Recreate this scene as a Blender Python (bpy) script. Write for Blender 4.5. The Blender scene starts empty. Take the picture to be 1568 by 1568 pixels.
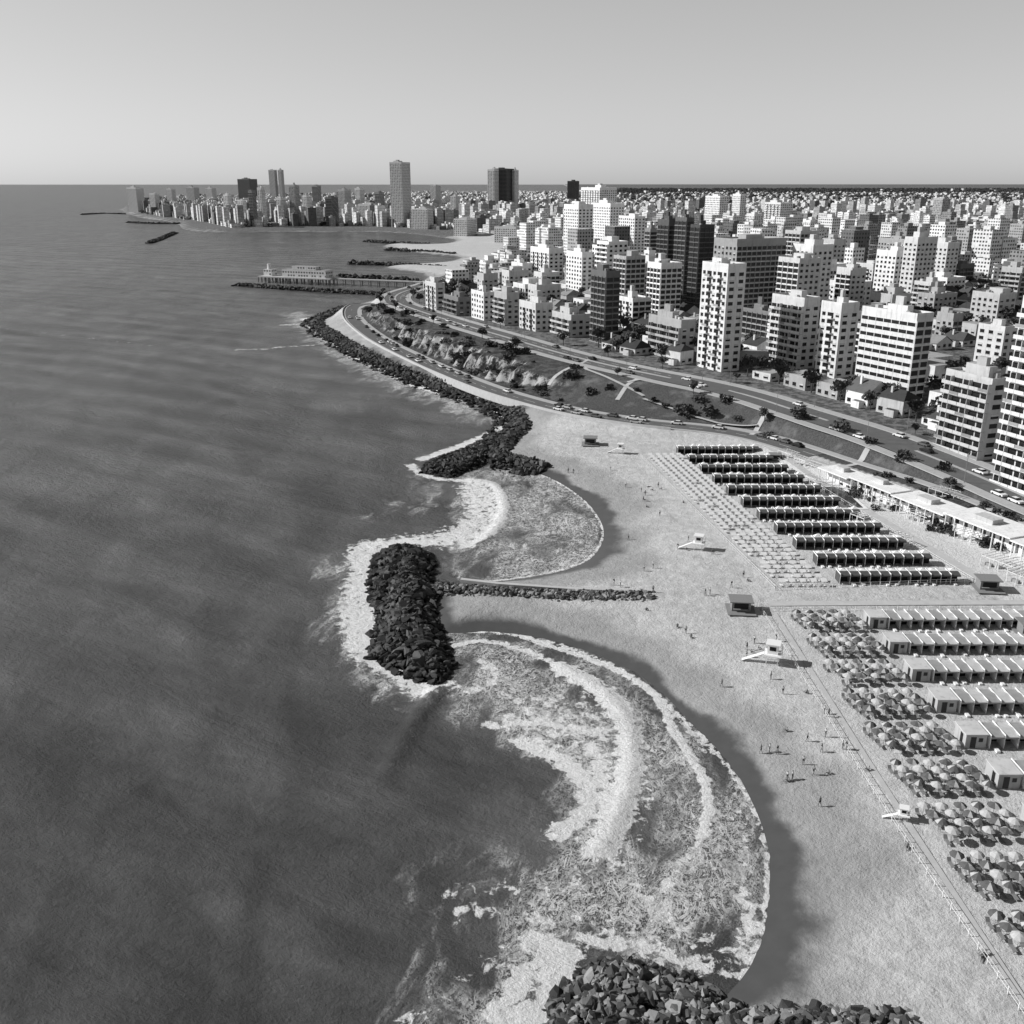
import bpy, bmesh, math, random
import numpy as np
from mathutils import Vector, Matrix
random.seed(7); rng=np.random.default_rng(7)
sc=bpy.context.scene
H=90.0; F=1474.0; TH=math.atan(503/1474); CT=math.cos(TH); ST=math.sin(TH)
# ---------------------------------------------------------------- survey helpers (plan positions, metres)
def gp(u,v,z=0.0):
    b=(v-784)/F; a=(u-784)/F
    t=(H-z)/(ST+b*CT)
    return (a*t, t*(CT-b*ST))
def GP(l,z=0.0): return [gp(p[0],p[1],p[2] if len(p)>2 else z) for p in l]
def chaikin(p,n=2,closed=False):
    for _ in range(n):
        q=[] if closed else [p[0]]
        m=len(p) if closed else len(p)-1
        for i in range(m):
            a=p[i]; b=p[(i+1)%len(p)]
            q.append((a[0]*.75+b[0]*.25,a[1]*.75+b[1]*.25)); q.append((a[0]*.25+b[0]*.75,a[1]*.25+b[1]*.75))
        if not closed: q.append(p[-1])
        p=q
    return p
def dist(X,Y,pts,closed=False):
    d=np.full(X.shape,1e18)
    n=len(pts) if closed else len(pts)-1
    for i in range(n):
        ax,ay=pts[i]; bx,by=pts[(i+1)%len(pts)]
        dx=bx-ax; dy=by-ay; L=dx*dx+dy*dy+1e-9
        px=X-ax; py=Y-ay
        t=np.clip((px*dx+py*dy)/L,0,1)
        px=px-t*dx; py=py-t*dy
        np.minimum(d,px*px+py*py,out=d)
    return np.sqrt(d)
def inside(X,Y,pts):
    r=np.zeros(X.shape,bool); n=len(pts)
    for i in range(n):
        ax,ay=pts[i]; bx,by=pts[(i+1)%n]
        if ay==by: continue
        c=(ay>Y)!=(by>Y)
        r^= c & (X<(bx-ax)*(Y-ay)/(by-ay)+ax)
    return r
def sm(x,a,b):
    t=np.clip((x-a)/(b-a),0,1); return t*t*(3-2*t)
# ---------------------------------------------------------------- plan layout
coast_px=[(190,316),(188,322),(215,333),(280,341),(275,352),(345,357),(430,354),(500,356),(560,354),(640,358),(705,368),(670,376),(600,373),(578,378),(640,389),(705,393),(690,402),(595,407),(580,412),(655,421),(640,438),(600,450),(570,460),(535,470),(490,487),(476,497),(500,513),(530,531),(570,553),(620,576),(665,593),(705,604),(745,620),(795,642),(778,668),(752,690),(748,704),
 (790,713),(850,733),(897,765),(922,797),(927,825),(908,856),(870,873),(800,887),(720,893),(668,896),(664,930),(666,968),(700,970),(760,965),(860,982),(940,1012),(1000,1052),(1060,1108),(1110,1158),(1150,1218),(1178,1290),(1180,1360),(1170,1440),(1138,1500),(1105,1530),(1110,1600)]
coast=[(1700.,30000.),(380.,7200.)]+GP(coast_px)+[(18.,60.),(15.,0.),(30.,-150.),(80.,-400.)]
coast=coast[:2]+chaikin(coast[2:],2)
land=[(1e5,1e5),(5000.,1e5)]+coast+[(1e5,-400.)]
ave_px=[(2300,1100,5.5),(1900,905,6),(1700,815,6.5),(1568,760,7),(1480,722,8),(1400,690,9),(1330,664,10),(1250,640,11),(1130,600,12),(1000,575,13),(870,545,13),(780,518,13),(700,495,12.5),(640,476,12),(604,463,11.5),(606,450,11),(650,438,10),(720,412,8),(780,388,6),(815,374,5),(790,362,5),(650,351,5),(560,347,5),(430,347,5),(340,350,5),(285,338,5),(215,330,5),(199,322,5)]
ave_c=GP(ave_px); avZ=sorted([(p[1],q[2]) for p,q in zip(ave_c,ave_px)])
aY=np.array([p[0] for p in avZ]); aZ=np.array([p[1] for p in avZ])
ave=chaikin(ave_c[:20],2)+ave_c[20:]
city=ave+[gp(199,318,5),(330.,7150.),(1600.,30000.),(5200.,1e5),(1e5,1e5),(1e5,-500.),(300,-500)]
low_px=[(600,463,11.5),(560,468,9),(537,477,6.5),(540,494,5),(580,522,5),(650,556,5),(700,577,5),(760,600,5),(830,620,5),(880,632,5),(940,642,5),(1000,650,5),(1090,658,5),(1150,668,5),(1220,688,5),(1300,715,5),(1400,747,5),(1500,788,5),(1568,817,5),(1700,870,5),(1900,960,5),(2300,1150,5)]
low=chaikin(GP(low_px),2)
slope=low+ave_c[:15]
cliff_poly=GP([(556,470,8),(600,466,10),(700,500,12),(780,522,12),(860,550,12),(900,575,10),(862,622,6),(760,598,6),(650,552,6),(575,515,6)])
def ground_z(X,Y,full=False):
    X=np.asarray(X,float); Y=np.asarray(Y,float)
    dc=dist(X,Y,coast); da=dist(X,Y,ave); dl=dist(X,Y,low)
    L=inside(X,Y,land); C=inside(X,Y,city)&L; S=inside(X,Y,slope)&L&~C
    za=np.interp(Y,aY,aZ)
    zl=np.interp(Y,[0,560,640,680],[5,5,6.5,10.])
    zc=za+np.minimum(np.maximum(da-12,0)*0.012,9)+14*sm(Y,2200,5200)*sm(X,200,900)
    t=np.clip(dl-6,0,None)/(np.clip(dl-6,0,None)+np.clip(da-10,0,None)+.01)
    cw=sm(Y,395,440)
    wob=.10*np.sin(X*.23+Y*.31)+.06*np.sin(X*.61-Y*.47)
    tc=sm(t+wob*sm(t,0,.15)*(1-sm(t,.8,1)),.08,.52)
    tt=(t*t*(3-2*t))*(1-cw)+tc*cw
    zs=zl+(za-zl)*tt
    base=3.2*(1-np.exp(-dc/14.))
    fl=(1-sm(dl,6,18)); fa=(1-sm(da,10,26))
    zb=base+np.maximum((zl-base)*fl,(za-base)*fa)
    wedge=sm(dc,0,5)
    zb=base+(zb-base)*wedge
    z=np.where(C,zc,np.where(S,zs,zb))
    z=np.where(L,z,-np.minimum(dc*0.12,6)-0.02)
    if full: return z,dc,da,dl,L,C,S
    return z
def gz(x,y): return float(ground_z(np.array([x]),np.array([y]))[0])
def on(u,v,z=3.0):
    for _ in range(4):
        x,y=gp(u,v,z); z=gz(x,y)
    return x,y,z
# ---------------------------------------------------------------- materials
def newmat(name):
    m=bpy.data.materials.new(name); m.use_nodes=True
    nt=m.node_tree; b=nt.nodes["Principled BSDF"]; b.inputs["Specular IOR Level"].default_value=0.25
    return m,nt,b
class NB:
    def __init__(s,nt): s.nt=nt
    def n(s,t,**k):
        x=s.nt.nodes.new(t)
        for a,b in k.items(): setattr(x,a,b)
        return x
    def l(s,a,b): s.nt.links.new(a,b)
    def setin(s,sock,v):
        if isinstance(v,bpy.types.NodeSocket): s.l(v,sock)
        else: sock.default_value=v
    def m(s,op,a,b=0.0,c=None,clamp=False):
        x=s.n('ShaderNodeMath',operation=op); x.use_clamp=clamp
        s.setin(x.inputs[0],a); s.setin(x.inputs[1],b)
        if c is not None: s.setin(x.inputs[2],c)
        return x.outputs[0]
    def step(s,x,a,b):
        r=s.n('ShaderNodeMapRange',interpolation_type='SMOOTHSTEP')
        s.setin(r.inputs[0],x); r.inputs[1].default_value=a; r.inputs[2].default_value=b
        return r.outputs[0]
    def mix(s,f,a,b):
        x=s.n('ShaderNodeMix',data_type='FLOAT'); s.setin(x.inputs[0],f); s.setin(x.inputs[2],a); s.setin(x.inputs[3],b); return x.outputs[0]
    def attr(s,name):
        a=s.n('ShaderNodeAttribute'); a.attribute_name=name; return a.outputs['Fac']
    def pos(s):
        return s.n('ShaderNodeNewGeometry').outputs['Position']
    def noise(s,vec,scale,detail=4,rough=.55,dist=0.0):
        x=s.n('ShaderNodeTexNoise'); s.l(vec,x.inputs['Vector']); x.inputs['Scale'].default_value=scale
        x.inputs['Detail'].default_value=detail; x.inputs['Roughness'].default_value=rough; x.inputs['Distortion'].default_value=dist
        return x.outputs['Fac']
    def map(s,vec,scale=(1,1,1),rot=0,loc=(0,0,0)):
        r=s.n('ShaderNodeMapping'); s.l(vec,r.inputs['Vector']); r.inputs['Rotation'].default_value=(0,0,rot)
        x=s.n('ShaderNodeMapping'); s.l(r.outputs[0],x.inputs['Vector']); x.inputs['Scale'].default_value=scale; x.inputs['Location'].default_value=loc
        return x.outputs[0]
    def bump(s,h,strength,distance,nrm=None):
        x=s.n('ShaderNodeBump'); s.l(h,x.inputs['Height']); x.inputs['Strength'].default_value=strength; x.inputs['Distance'].default_value=distance
        if nrm is not None: s.l(nrm,x.inputs['Normal'])
        return x.outputs[0]
def flat(name,g,rough=.8,var=.0,scale=1.0,spec=.25):
    m,nt,b=newmat(name); b.inputs['Roughness'].default_value=rough; b.inputs["Specular IOR Level"].default_value=spec
    B=NB(nt)
    if var>0:
        v=B.mix(B.noise(B.pos(),scale,5),g*(1-var),g*(1+var)); B.l(v,b.inputs['Base Color'])
    else: b.inputs['Base Color'].default_value=(g,g,g,1)
    return m
def tonemat(name,windows=False,rough=.85,glass=False):
    m,nt,b=newmat(name); b.inputs['Roughness'].default_value=rough; B=NB(nt)
    t=B.attr('tone'); n=B.noise(B.pos(),.35,5,.65)
    t=B.m('MULTIPLY',t,B.mix(n,.74,1.26))
    st=B.noise(B.map(B.pos(),(1,1,.12)),1.1,4)
    t=B.m('MULTIPLY',t,B.mix(B.step(st,.5,.75),1.0,.72))
    if windows:
        uv=B.n('ShaderNodeTexCoord').outputs['UV']; s=B.n('ShaderNodeSeparateXYZ'); B.l(uv,s.inputs[0])
        a=B.m('FRACT',B.m('DIVIDE',s.outputs[0],2.9)); c=B.m('FRACT',B.m('DIVIDE',s.outputs[1],3.0))
        ci=B.m('FLOOR',B.m('DIVIDE',s.outputs[0],2.9)); cj=B.m('FLOOR',B.m('DIVIDE',s.outputs[1],3.0))
        wn=B.n('ShaderNodeTexWhiteNoise',noise_dimensions='2D'); cx=B.n('ShaderNodeCombineXYZ'); B.l(ci,cx.inputs[0]); B.l(cj,cx.inputs[1]); B.l(cx.outputs[0],wn.inputs['Vector'])
        w=B.m('MULTIPLY',B.m('MULTIPLY',B.m('GREATER_THAN',a,.22),B.m('LESS_THAN',a,.78)),B.m('MULTIPLY',B.m('GREATER_THAN',c,.3),B.m('LESS_THAN',c,.78)))
        w=B.m('MULTIPLY',w,B.m('LESS_THAN',wn.outputs['Value'],.85))
        t=B.mix(w,t,B.m('MULTIPLY_ADD',wn.outputs['Value'],.08,.02))
    B.l(t,b.inputs['Base Color'])
    return m
M_wall=tonemat('plaster_wall'); M_fac=tonemat('facade_with_windows',True)
M_glass=flat('window_glass',.02,.25,spec=.3)
M_roof=tonemat('roof_surface',rough=.95)
M_asph=flat('asphalt',.12,.9,.25,.4); M_side=flat('pavement_concrete',.4,.9,.2,.8); M_mark=flat('road_paint',.75,.7,.1,3)
M_white=flat('white_paint',.8,.6,.06,2); M_canvas=flat('white_canvas',.5,.8,.25,1.5); M_canv2=flat('grey_canvas',.3,.85,.2,1.5); M_darkc=flat('dark_canvas',.08,.9,.3,2)
M_mid=flat('grey_wood',.22,.9,.25,3); M_dark=flat('dark_interior',.03,1.0,spec=.05); M_conc=flat('concrete',.48,.9,.2,.7)
M_skin=flat('skin_tone',.2,.6); M_clothd=flat('dark_cloth',.03,.9); M_clothl=flat('light_cloth',.5,.9); M_hair=flat('hair',.02,.7)
M_tyre=flat('tyre_rubber',.02,.8)
# ---------------------------------------------------------------- mesh accumulator
class Acc:
    def __init__(s): s.V=[];s.Fc=[];s.M=[];s.T=[];s.UV=[]
    def face(s,pts,m,t=.5,uv=None):
        i=len(s.V); s.V+=pts; s.Fc.append(tuple(range(i,i+len(pts)))); s.M.append(m); s.T.append(t)
        s.UV+= uv if uv else [(0,0)]*len(pts)
    def box(s,x,y,z,a,L,b,W,h,m,t=.5,mtop=None,ttop=None,bot=False,mb=None):
        ax,ay=a[0]*L,a[1]*L; bx,by=b[0]*W,b[1]*W
        i=len(s.V); z1=z+h
        s.V+=[(x,y,z),(x+ax,y+ay,z),(x+ax+bx,y+ay+by,z),(x+bx,y+by,z),(x,y,z1),(x+ax,y+ay,z1),(x+ax+bx,y+ay+by,z1),(x+bx,y+by,z1)]
        mb=m if mb is None else mb
        s.Fc+=[(i,i+1,i+5,i+4),(i+1,i+2,i+6,i+5),(i+2,i+3,i+7,i+6),(i+3,i,i+4,i+7),(i+4,i+5,i+6,i+7)]
        s.M+=[m,mb,mb,m,m if mtop is None else mtop]; tt=t if ttop is None else ttop; s.T+=[t,t,t,t,tt]
        s.UV+=[(0,0),(L,0),(L,h),(0,h),(0,0),(W,0),(W,h),(0,h)]*2+[(0,0)]*4
        if bot: s.Fc.append((i+3,i+2,i+1,i)); s.M.append(m); s.T.append(t); s.UV+=[(0,0)]*4
    def cyl(s,x,y,z0,z1,r0,r1,n,m,t=.5):
        i=len(s.V)
        for k in range(n):
            c=math.cos(2*math.pi*k/n); d=math.sin(2*math.pi*k/n)
            s.V+=[(x+r0*c,y+r0*d,z0),(x+r1*c,y+r1*d,z1)]
        for k in range(n):
            j=(k+1)%n; s.Fc.append((i+2*k,i+2*j,i+2*j+1,i+2*k+1)); s.M.append(m); s.T.append(t); s.UV+=[(0,0)]*4
        s.Fc.append(tuple(i+2*k+1 for k in range(n))); s.M.append(m); s.T.append(t); s.UV+=[(0,0)]*n
    def mesh(s,name,mats):
        me=bpy.data.meshes.new(name); me.from_pydata(s.V,[],s.Fc)
        for m in mats: me.materials.append(m)
        me.polygons.foreach_set('material_index',s.M)
        u=me.uv_layers.new(name='UVMap'); u.data.foreach_set('uv',np.array(s.UV,np.float32).ravel())
        a=me.attributes.new('tone','FLOAT','FACE'); a.data.foreach_set('value',np.array(s.T,np.float32))
        me.update(); return me
    def obj(s,name,mats):
        return link(name,s.mesh(name,mats))
def link(name,me,loc=None,rot=0,scale=None):
    o=bpy.data.objects.new(name,me); sc.collection.objects.link(o)
    if loc is not None: o.location=loc
    if rot: o.rotation_euler=(0,0,rot)
    if scale is not None: o.scale=scale if hasattr(scale,'__len__') else (scale,)*3
    return o
# ---------------------------------------------------------------- grids
def axis(a,b,d,lo,hi,g0,g1):
    mid=list(np.arange(a,b,d)); r=[]; x=mid[-1]; s=d
    while x<hi: s*=1+g1; x+=s; r.append(x)
    l=[]; x=a; s=d
    while x>lo: s*=1+g0; x-=s; l.append(x)
    return np.array(l[::-1]+mid+r)
def grid_obj(name,xs,ys,zf,attrs,mat):
    nx,ny=len(xs),len(ys)
    me=bpy.data.meshes.new(name)
    X,Y=np.meshgrid(xs,ys); co=np.stack([X.ravel(),Y.ravel(),zf],1).astype(np.float32)
    i=(np.arange(ny-1)[:,None]*nx+np.arange(nx-1)[None,:]).ravel()
    q=np.stack([i,i+1,i+nx+1,i+nx],1).astype(np.int32)
    me.vertices.add(len(co)); me.vertices.foreach_set('co',co.ravel())
    me.loops.add(q.size); me.loops.foreach_set('vertex_index',q.ravel())
    me.polygons.add(len(q)); me.polygons.foreach_set('loop_start',np.arange(0,q.size,4,dtype=np.int32)); 
    me.polygons.foreach_set('use_smooth',np.ones(len(q),bool))
    me.update(calc_edges=True)
    for k,v in attrs.items():
        a=me.attributes.new(k,'FLOAT','POINT'); a.data.foreach_set('value',v.astype(np.float32))
    me.materials.append(mat); return link(name,me)
# ---- terrain
xs=axis(-45,150,1.1,-60000,60000,.035,.03); ys=axis(70,420,1.2,-300,80000,.3,.012)
X,Y=np.meshgrid(xs,ys); X=X.ravel(); Y=Y.ravel()
Z,dc,da,dl,L,C,S=ground_z(X,Y,True)
pave_poly=GP([(1155,688),(1245,706),(1345,755),(1568,852),(1700,900),(1700,960),(1568,925),(1480,893),(1400,845),(1290,780),(1200,722)],4)
pv=inside(X,Y,pave_poly).astype(float)
court=GP([(985,700),(1155,690),(1478,888),(1185,910)],3); pv=np.maximum(pv,.25*inside(X,Y,court))
court2=GP([(1172,938),(1568,938),(1900,960),(1900,1700),(1640,1640),(1370,1245)],3); pv=np.maximum(pv,.25*inside(X,Y,court2))
cliff=inside(X,Y,cliff_poly).astype(float)
ww=5.2+1.8*np.sin(X*.07+Y*.05)+1.2*np.sin(X*.17-Y*.13+1)+.7*np.sin(Y*.41+X*.3)
wet=np.exp(-(dc/ww)**2)
damp=1-sm(dc+3*np.sin(X*.13+Y*.09)+2*np.sin(Y*.31-X*.2),9,19)
cityzone=(C|(L&(Y>1750)&(X<-60))).astype(float)
Zr=Z+np.where(L&~C&~S&(dl>6),.05*np.sin(X*1.3+np.sin(Y*.7)*2)*np.sin(Y*.9+np.sin(X*.4)),0)*sm(dc,10,25)
m,nt,b=newmat('ground_terrain'); B=NB(nt); P=B.pos()
n1=B.noise(P,.08,6,.6); n2=B.noise(P,1.6,6,.7); n3=B.noise(P,.35,5,.6)
sand=B.m('MULTIPLY',B.mix(n1,.44,.62),B.mix(n2,.7,1.28))
sand=B.m('MULTIPLY',sand,B.mix(B.step(n3,.35,.7),.88,1.08))
sand=B.m('MULTIPLY',sand,B.mix(B.step(B.noise(B.map(P,(1.6,.5,1),math.radians(-12)),.14,6,.7,.5),.56,.7),1.0,.82))
wn=B.m('ADD',B.attr('wet'),B.m('MULTIPLY',B.m('SUBTRACT',B.noise(P,.16,5,.6),.5),.9))
wm=B.m('MULTIPLY',B.step(wn,.22,.82),B.step(B.attr('wet'),.02,.2))
sand=B.mix(B.m('MULTIPLY',B.attr('damp'),.85),sand,B.m('MULTIPLY',B.mix(n1,.24,.38),B.mix(n3,.85,1.12))); sand=B.mix(wm,sand,B.mix(n3,.065,.10))
sand=B.mix(B.attr('pave'),sand,B.mix(n2,.5,.72))
gr=B.mix(B.step(n2,.3,.7),.05,.1); gr=B.mix(B.step(B.noise(P,.12,5,.6),.5,.7),gr,.16)
nz=B.n('ShaderNodeSeparateXYZ'); B.l(B.n('ShaderNodeNewGeometry').outputs['Normal'],nz.inputs[0])
ck=B.mix(B.step(B.noise(B.map(P,(1,1,.4)),.22,9,.8),.46,.56),.025,.38)
stp=B.m('SUBTRACT',1.0,B.step(nz.outputs[2],.78,.96))
gr2=B.mix(B.m('MAXIMUM',stp,.15),B.mix(n3,.025,.08),ck)
gr=B.mix(B.attr('cliff'),gr,gr2)
ct=B.mix(B.step(n3,.4,.6),.07,.18)
col=B.mix(B.attr('grass'),sand,gr); col=B.mix(B.attr('city'),col,ct)
B.l(col,b.inputs['Base Color']); B.l(B.mix(wm,.9,.35),b.inputs['Roughness'])
hb=B.m('MULTIPLY',B.m('ADD',B.noise(P,2.2,5,.7),B.m('MULTIPLY',B.noise(P,.5,3),1.4)),B.m('SUBTRACT',1.0,wm))
B.l(B.bump(hb,.8,.4),b.inputs['Normal'])
grid_obj('ground_terrain',xs,ys,Zr,dict(wet=wet,damp=damp,grass=S.astype(float),city=cityzone,cliff=cliff,pave=pv),m)
# ---- sea
xs=axis(-115,55,.8,-70000,70000,.025,.06); ys=axis(72,285,.8,-300,90000,.3,.011)
X,Y=np.meshgrid(xs,ys); X=X.ravel(); Y=Y.ravel()
dcs=np.full(X.shape,1e4); nr=(Y<9000)&(np.abs(X)<4000); dcs[nr]=dist(X[nr],Y[nr],coast)
foam=np.zeros(X.shape); lace=np.zeros(X.shape); sub=(Y<1300)&(X>-500)&(X<80); xs_,ys_=X[sub],Y[sub]
f=np.zeros(xs_.shape); la=np.zeros(xs_.shape)
def fpoly(arr,px,w,i):
    p=chaikin(GP(px),2,True); d=dist(xs_,ys_,p,True); s=np.where(inside(xs_,ys_,p),d,-d)
    np.maximum(arr,i*np.clip(.5+s/(2*w),0,1),out=arr)
def fline(arr,px,w,i):
    p=chaikin(GP(px),2); d=dist(xs_,ys_,p); np.maximum(arr,i*np.exp(-(d/w)**2),out=arr)
fpoly(f,[(695,735),(745,733),(772,760),(775,800),(748,828),(690,843),(640,838),(560,838),(590,820),(660,815),(712,798),(700,765)],3.5,.68)
fline(f,[(715,736),(752,738),(771,765),(769,798),(745,822),(715,835)],2.6,1.0)
fline(f,[(715,800),(690,825),(640,832),(560,832)],2.4,.85)
fpoly(f,[(545,825),(522,850),(533,872),(520,905),(514,960),(530,1008),(560,1028),(600,1040),(640,1076),(668,1072),(690,1045),(650,1030),(590,1015),(570,900),(565,860),(600,830)],2.8,.8)
fline(f,[(600,832),(560,860),(566,900),(560,960),(568,1008),(620,1036),(655,1062)],2.4,1.0)
fline(f,[(628,712),(655,732),(700,735)],2.4,.8); fline(f,[(648,703),(700,686),(755,663),(785,645),(772,625)],3.0,1.0); fline(f,[(695,605),(735,612),(775,640)],3.4,.9)
fline(f,[(468,488),(500,516),(555,550),(620,580),(660,597),(700,605)],6,.85)
fline(f,[(430,498),(480,495)],3.5,.75)
d=np.minimum(dist(xs_,ys_,chaikin(GP([(752,706),(790,714),(850,734),(896,766),(921,798),(925,825),(906,855),(869,871),(800,885),(720,892)]),2)),
  dist(xs_,ys_,chaikin(GP([(690,969),(760,967),(858,985),(937,1015),(997,1055),(1056,1110),(1107,1161),(1147,1221),(1175,1290),(1177,1360),(1167,1440),(1135,1498)]),2)))
np.maximum(f,.75*np.exp(-(d/.7)**2),out=f)
fpoly(f,[(760,1060),(800,1050),(935,1062),(968,1100),(978,1170),(962,1235),(940,1300),(912,1322),(890,1310),(825,1275),(850,1245),(888,1230),(895,1205),(850,1172),(790,1140),(745,1110)],4.5,.5)
fline(f,[(860,1024),(935,1066),(962,1110),(968,1170),(952,1240),(918,1300)],3.0,1.0)
fline(f,[(750,1108),(830,1105),(880,1115),(930,1125)],1.9,.8); fline(f,[(800,1135),(870,1170),(905,1205),(900,1250),(850,1275)],2.4,.9); fline(f,[(905,1140),(930,1200),(925,1260)],2.2,.8)
fline(f,[(680,1045),(730,1060),(760,1040),(740,1010)],1.9,.66); fline(f,[(690,990),(745,978),(820,1000),(900,1045)],1.3,.8)
fline(f,[(800,975),(880,1000),(960,1032),(1010,1070),(1030,1120),(1080,1190),(1086,1240),(1078,1280)],1.1,1.0)
fline(f,[(1010,1070),(1050,1110),(1080,1150)],1.1,.65); fline(f,[(985,1130),(1000,1200),(985,1280),(950,1330)],1.0,.45)
fline(f,[(1078,1280),(1040,1330),(1010,1370)],1.1,.6); fline(f,[(1130,1240),(1150,1310),(1130,1380)],1.0,.5)
fline(f,[(700,1400),(800,1395),(880,1430)],2.2,.5); fline(f,[(760,1580),(790,1500),(870,1462)],2.6,.85); fline(f,[(930,1320),(1000,1390),(1110,1450)],2.2,.5)
fline(f,[(820,1440),(880,1470),(840,1530),(800,1600)],2.4,1.0); fline(f,[(900,1440),(1000,1455),(1080,1480)],1.9,.75); fline(f,[(1140,1360),(1150,1430),(1110,1490)],2.0,.6)
fline(f,[(620,1568),(700,1510),(780,1450)],2.0,.45); fline(f,[(690,1370),(760,1355),(860,1370),(900,1330)],1.8,.5); fline(f,[(880,1400),(960,1430),(1060,1440)],1.8,.5)
fline(f,[(0,503),(120,515),(240,530)],1.6,.5); fline(f,[(360,536),(430,532),(485,528)],2.5,.65)
fpoly(la,[(690,735),(745,710),(800,714),(860,736),(905,768),(930,812),(912,860),(870,876),(800,890),(700,893),(680,860),(690,842)],2,.8)
fpoly(la,[(680,975),(760,966),(860,984),(1000,1053),(1110,1160),(1150,1220),(1180,1300),(1180,1370),(1165,1450),(1110,1520),(1020,1490),(930,1450),(860,1480),(800,1600),(660,1600),(720,1500),(690,1410),(740,1350),(850,1350),(915,1320),(965,1230),(975,1150),(930,1065),(860,1030),(800,1010),(745,1110),(680,1070)],8,.92)
fpoly(la,[(735,1110),(700,1060),(760,1010),(880,1020),(975,1100),(985,1180),(940,1330),(860,1330),(810,1280),(860,1220),(840,1180)],4,.95)
fpoly(la,[(505,800),(700,790),(700,745),(640,735),(760,700),(700,690),(620,720),(600,760)],5,.35)
fpoly(la,[(500,830),(480,900),(495,1000),(560,1060),(650,1100),(690,1060),(560,1010),(560,840)],5,.7)
fpoly(la,[(700,1330),(900,1290),(960,1400),(860,1600),(560,1640),(640,1480),(620,1400)],10,.55)
fline(la,[(455,480),(500,525),(555,560),(620,592),(700,618),(740,640)],11,.8)
foam[sub]=f; lace[sub]=la
kx,ky=.46,.89
ph=(X*kx+Y*ky)*2*math.pi/24+1.6*np.sin(X*.021+Y*.006)+1.2*np.sin(Y*.017-X*.011)
fade=sm(dcs,12,60)*(1-sm(Y,700,1200))
Zs=.36*fade*(np.sin(ph)+.35*np.sin(ph*2.3+X*.1)+.5*np.sin(ph*.37+X*.03))
pl=chaikin(GP([(668,1062),(640,1100),(605,1160),(560,1225)]),2); dd=dist(X,Y,pl); alongfade=1-sm(dist(X,Y,[pl[0]]*2),10,40)
Zs+=1.5*np.exp(-(dd/1.9)**2)*alongfade
for bpx,hh in (([(860,1024),(935,1066),(962,1110),(968,1170),(952,1240),(918,1300)],.7),([(720,736),(760,742),(773,775),(766,805),(735,835)],.7),([(960,1032),(1010,1070),(1030,1120),(1080,1190),(1086,1240),(1078,1280)],.3)):
    bl=chaikin(GP(bpx),2); Zs+=hh*np.exp(-(dist(X,Y,bl)/1.8)**2)
m,nt,b=newmat('sea_water'); B=NB(nt); P=B.pos()
w1=B.noise(P,.5,7,.7,.4); w2=B.noise(P,2.2,5,.7)
def veins(scale,w,distn,mp):
    n=B.noise(mp,scale,4,.6,distn); return B.m('SUBTRACT',1.0,B.step(B.m('ABSOLUTE',B.m('SUBTRACT',n,.5)),w*.25,w))
Pm=B.map(P,(1,.6,1),math.radians(20))
v=B.m('MAXIMUM',B.m('MAXIMUM',veins(.3,.045,1.2,Pm),veins(.75,.055,1.0,P)),B.m('MULTIPLY',veins(1.7,.06,.8,Pm),.85))
A=B.attr('foam'); Lc=B.attr('lace')
solid=B.step(B.m('ADD',A,B.m('MULTIPLY',B.m('SUBTRACT',w1,.5),2.1)),.42,.58)
solid=B.m('MULTIPLY',solid,B.step(A,.05,.3))
lp=B.m('ADD',Lc,B.m('MULTIPLY',B.m('SUBTRACT',B.noise(B.map(P,(1,.45,1),math.radians(15)),.13,5,.65,.6),.5),3.4))
lm=B.m('MULTIPLY',v,B.step(lp,.25,1.0)); lm=B.m('MULTIPLY',lm,B.step(Lc,.02,.3))
froth=B.m('MULTIPLY',B.step(B.m('ADD',B.m('MULTIPLY',lp,.28),B.noise(P,1.0,6,.75)),.85,.93),.85)
froth=B.m('MULTIPLY',froth,B.step(Lc,.1,.5))
fm=B.m('MAXIMUM',B.m('MAXIMUM',solid,B.m('MULTIPLY',lm,.85)),froth,clamp=True)
st=B.noise(B.map(P,(.3,1.3,1),math.radians(27)),.045,6,.65,.5); big=B.noise(P,.012,4,.5)
st2=B.noise(B.map(P,(.55,1.5,1),math.radians(27)),.16,6,.7,.5)
pt=B.noise(B.map(P,(1.5,.5,1),math.radians(-12)),.04,5,.55,.8)
wv=B.n('ShaderNodeTexWave'); B.l(B.map(P,(1,1,1),math.radians(-62.6)),wv.inputs['Vector']); wv.inputs['Scale'].default_value=.011; wv.inputs['Distortion'].default_value=7; wv.inputs['Detail'].default_value=3; wv.inputs['Detail Scale'].default_value=.5
wc=B.m('MULTIPLY',B.mix(B.step(st,.3,.7),.085,.12),B.mix(B.step(big,.35,.65),.85,1.12))
wc=B.m('MULTIPLY',wc,B.mix(B.step(pt,.33,.66),.74,1.2))
wc=B.m('MULTIPLY',wc,B.mix(B.step(st2,.3,.7),.82,1.16))
wc=B.m('MULTIPLY',wc,B.mix(wv.outputs['Fac'],.84,1.12))  # light and dark of the swell lines put into the water colour
wc=B.m('ADD',wc,B.m('MULTIPLY',Lc,.02))
col=B.mix(fm,wc,B.mix(w1,.75,1.0))
B.l(col,b.inputs['Base Color']); B.l(B.mix(fm,.28,.95),b.inputs['Roughness']); b.inputs['Specular IOR Level'].default_value=.33; b.inputs['IOR'].default_value=1.33
chop=B.noise(B.map(P,(.75,1.25,1),math.radians(27)),.4,8,.72)
hh=B.m('ADD',B.m('MULTIPLY',wv.outputs['Fac'],3.0),B.m('MULTIPLY',chop,2.0)); hh=B.m('ADD',hh,B.m('MULTIPLY',fm,.5))
hh=B.m('ADD',hh,B.m('MULTIPLY',B.noise(P,1.6,5,.75),.6))
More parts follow.
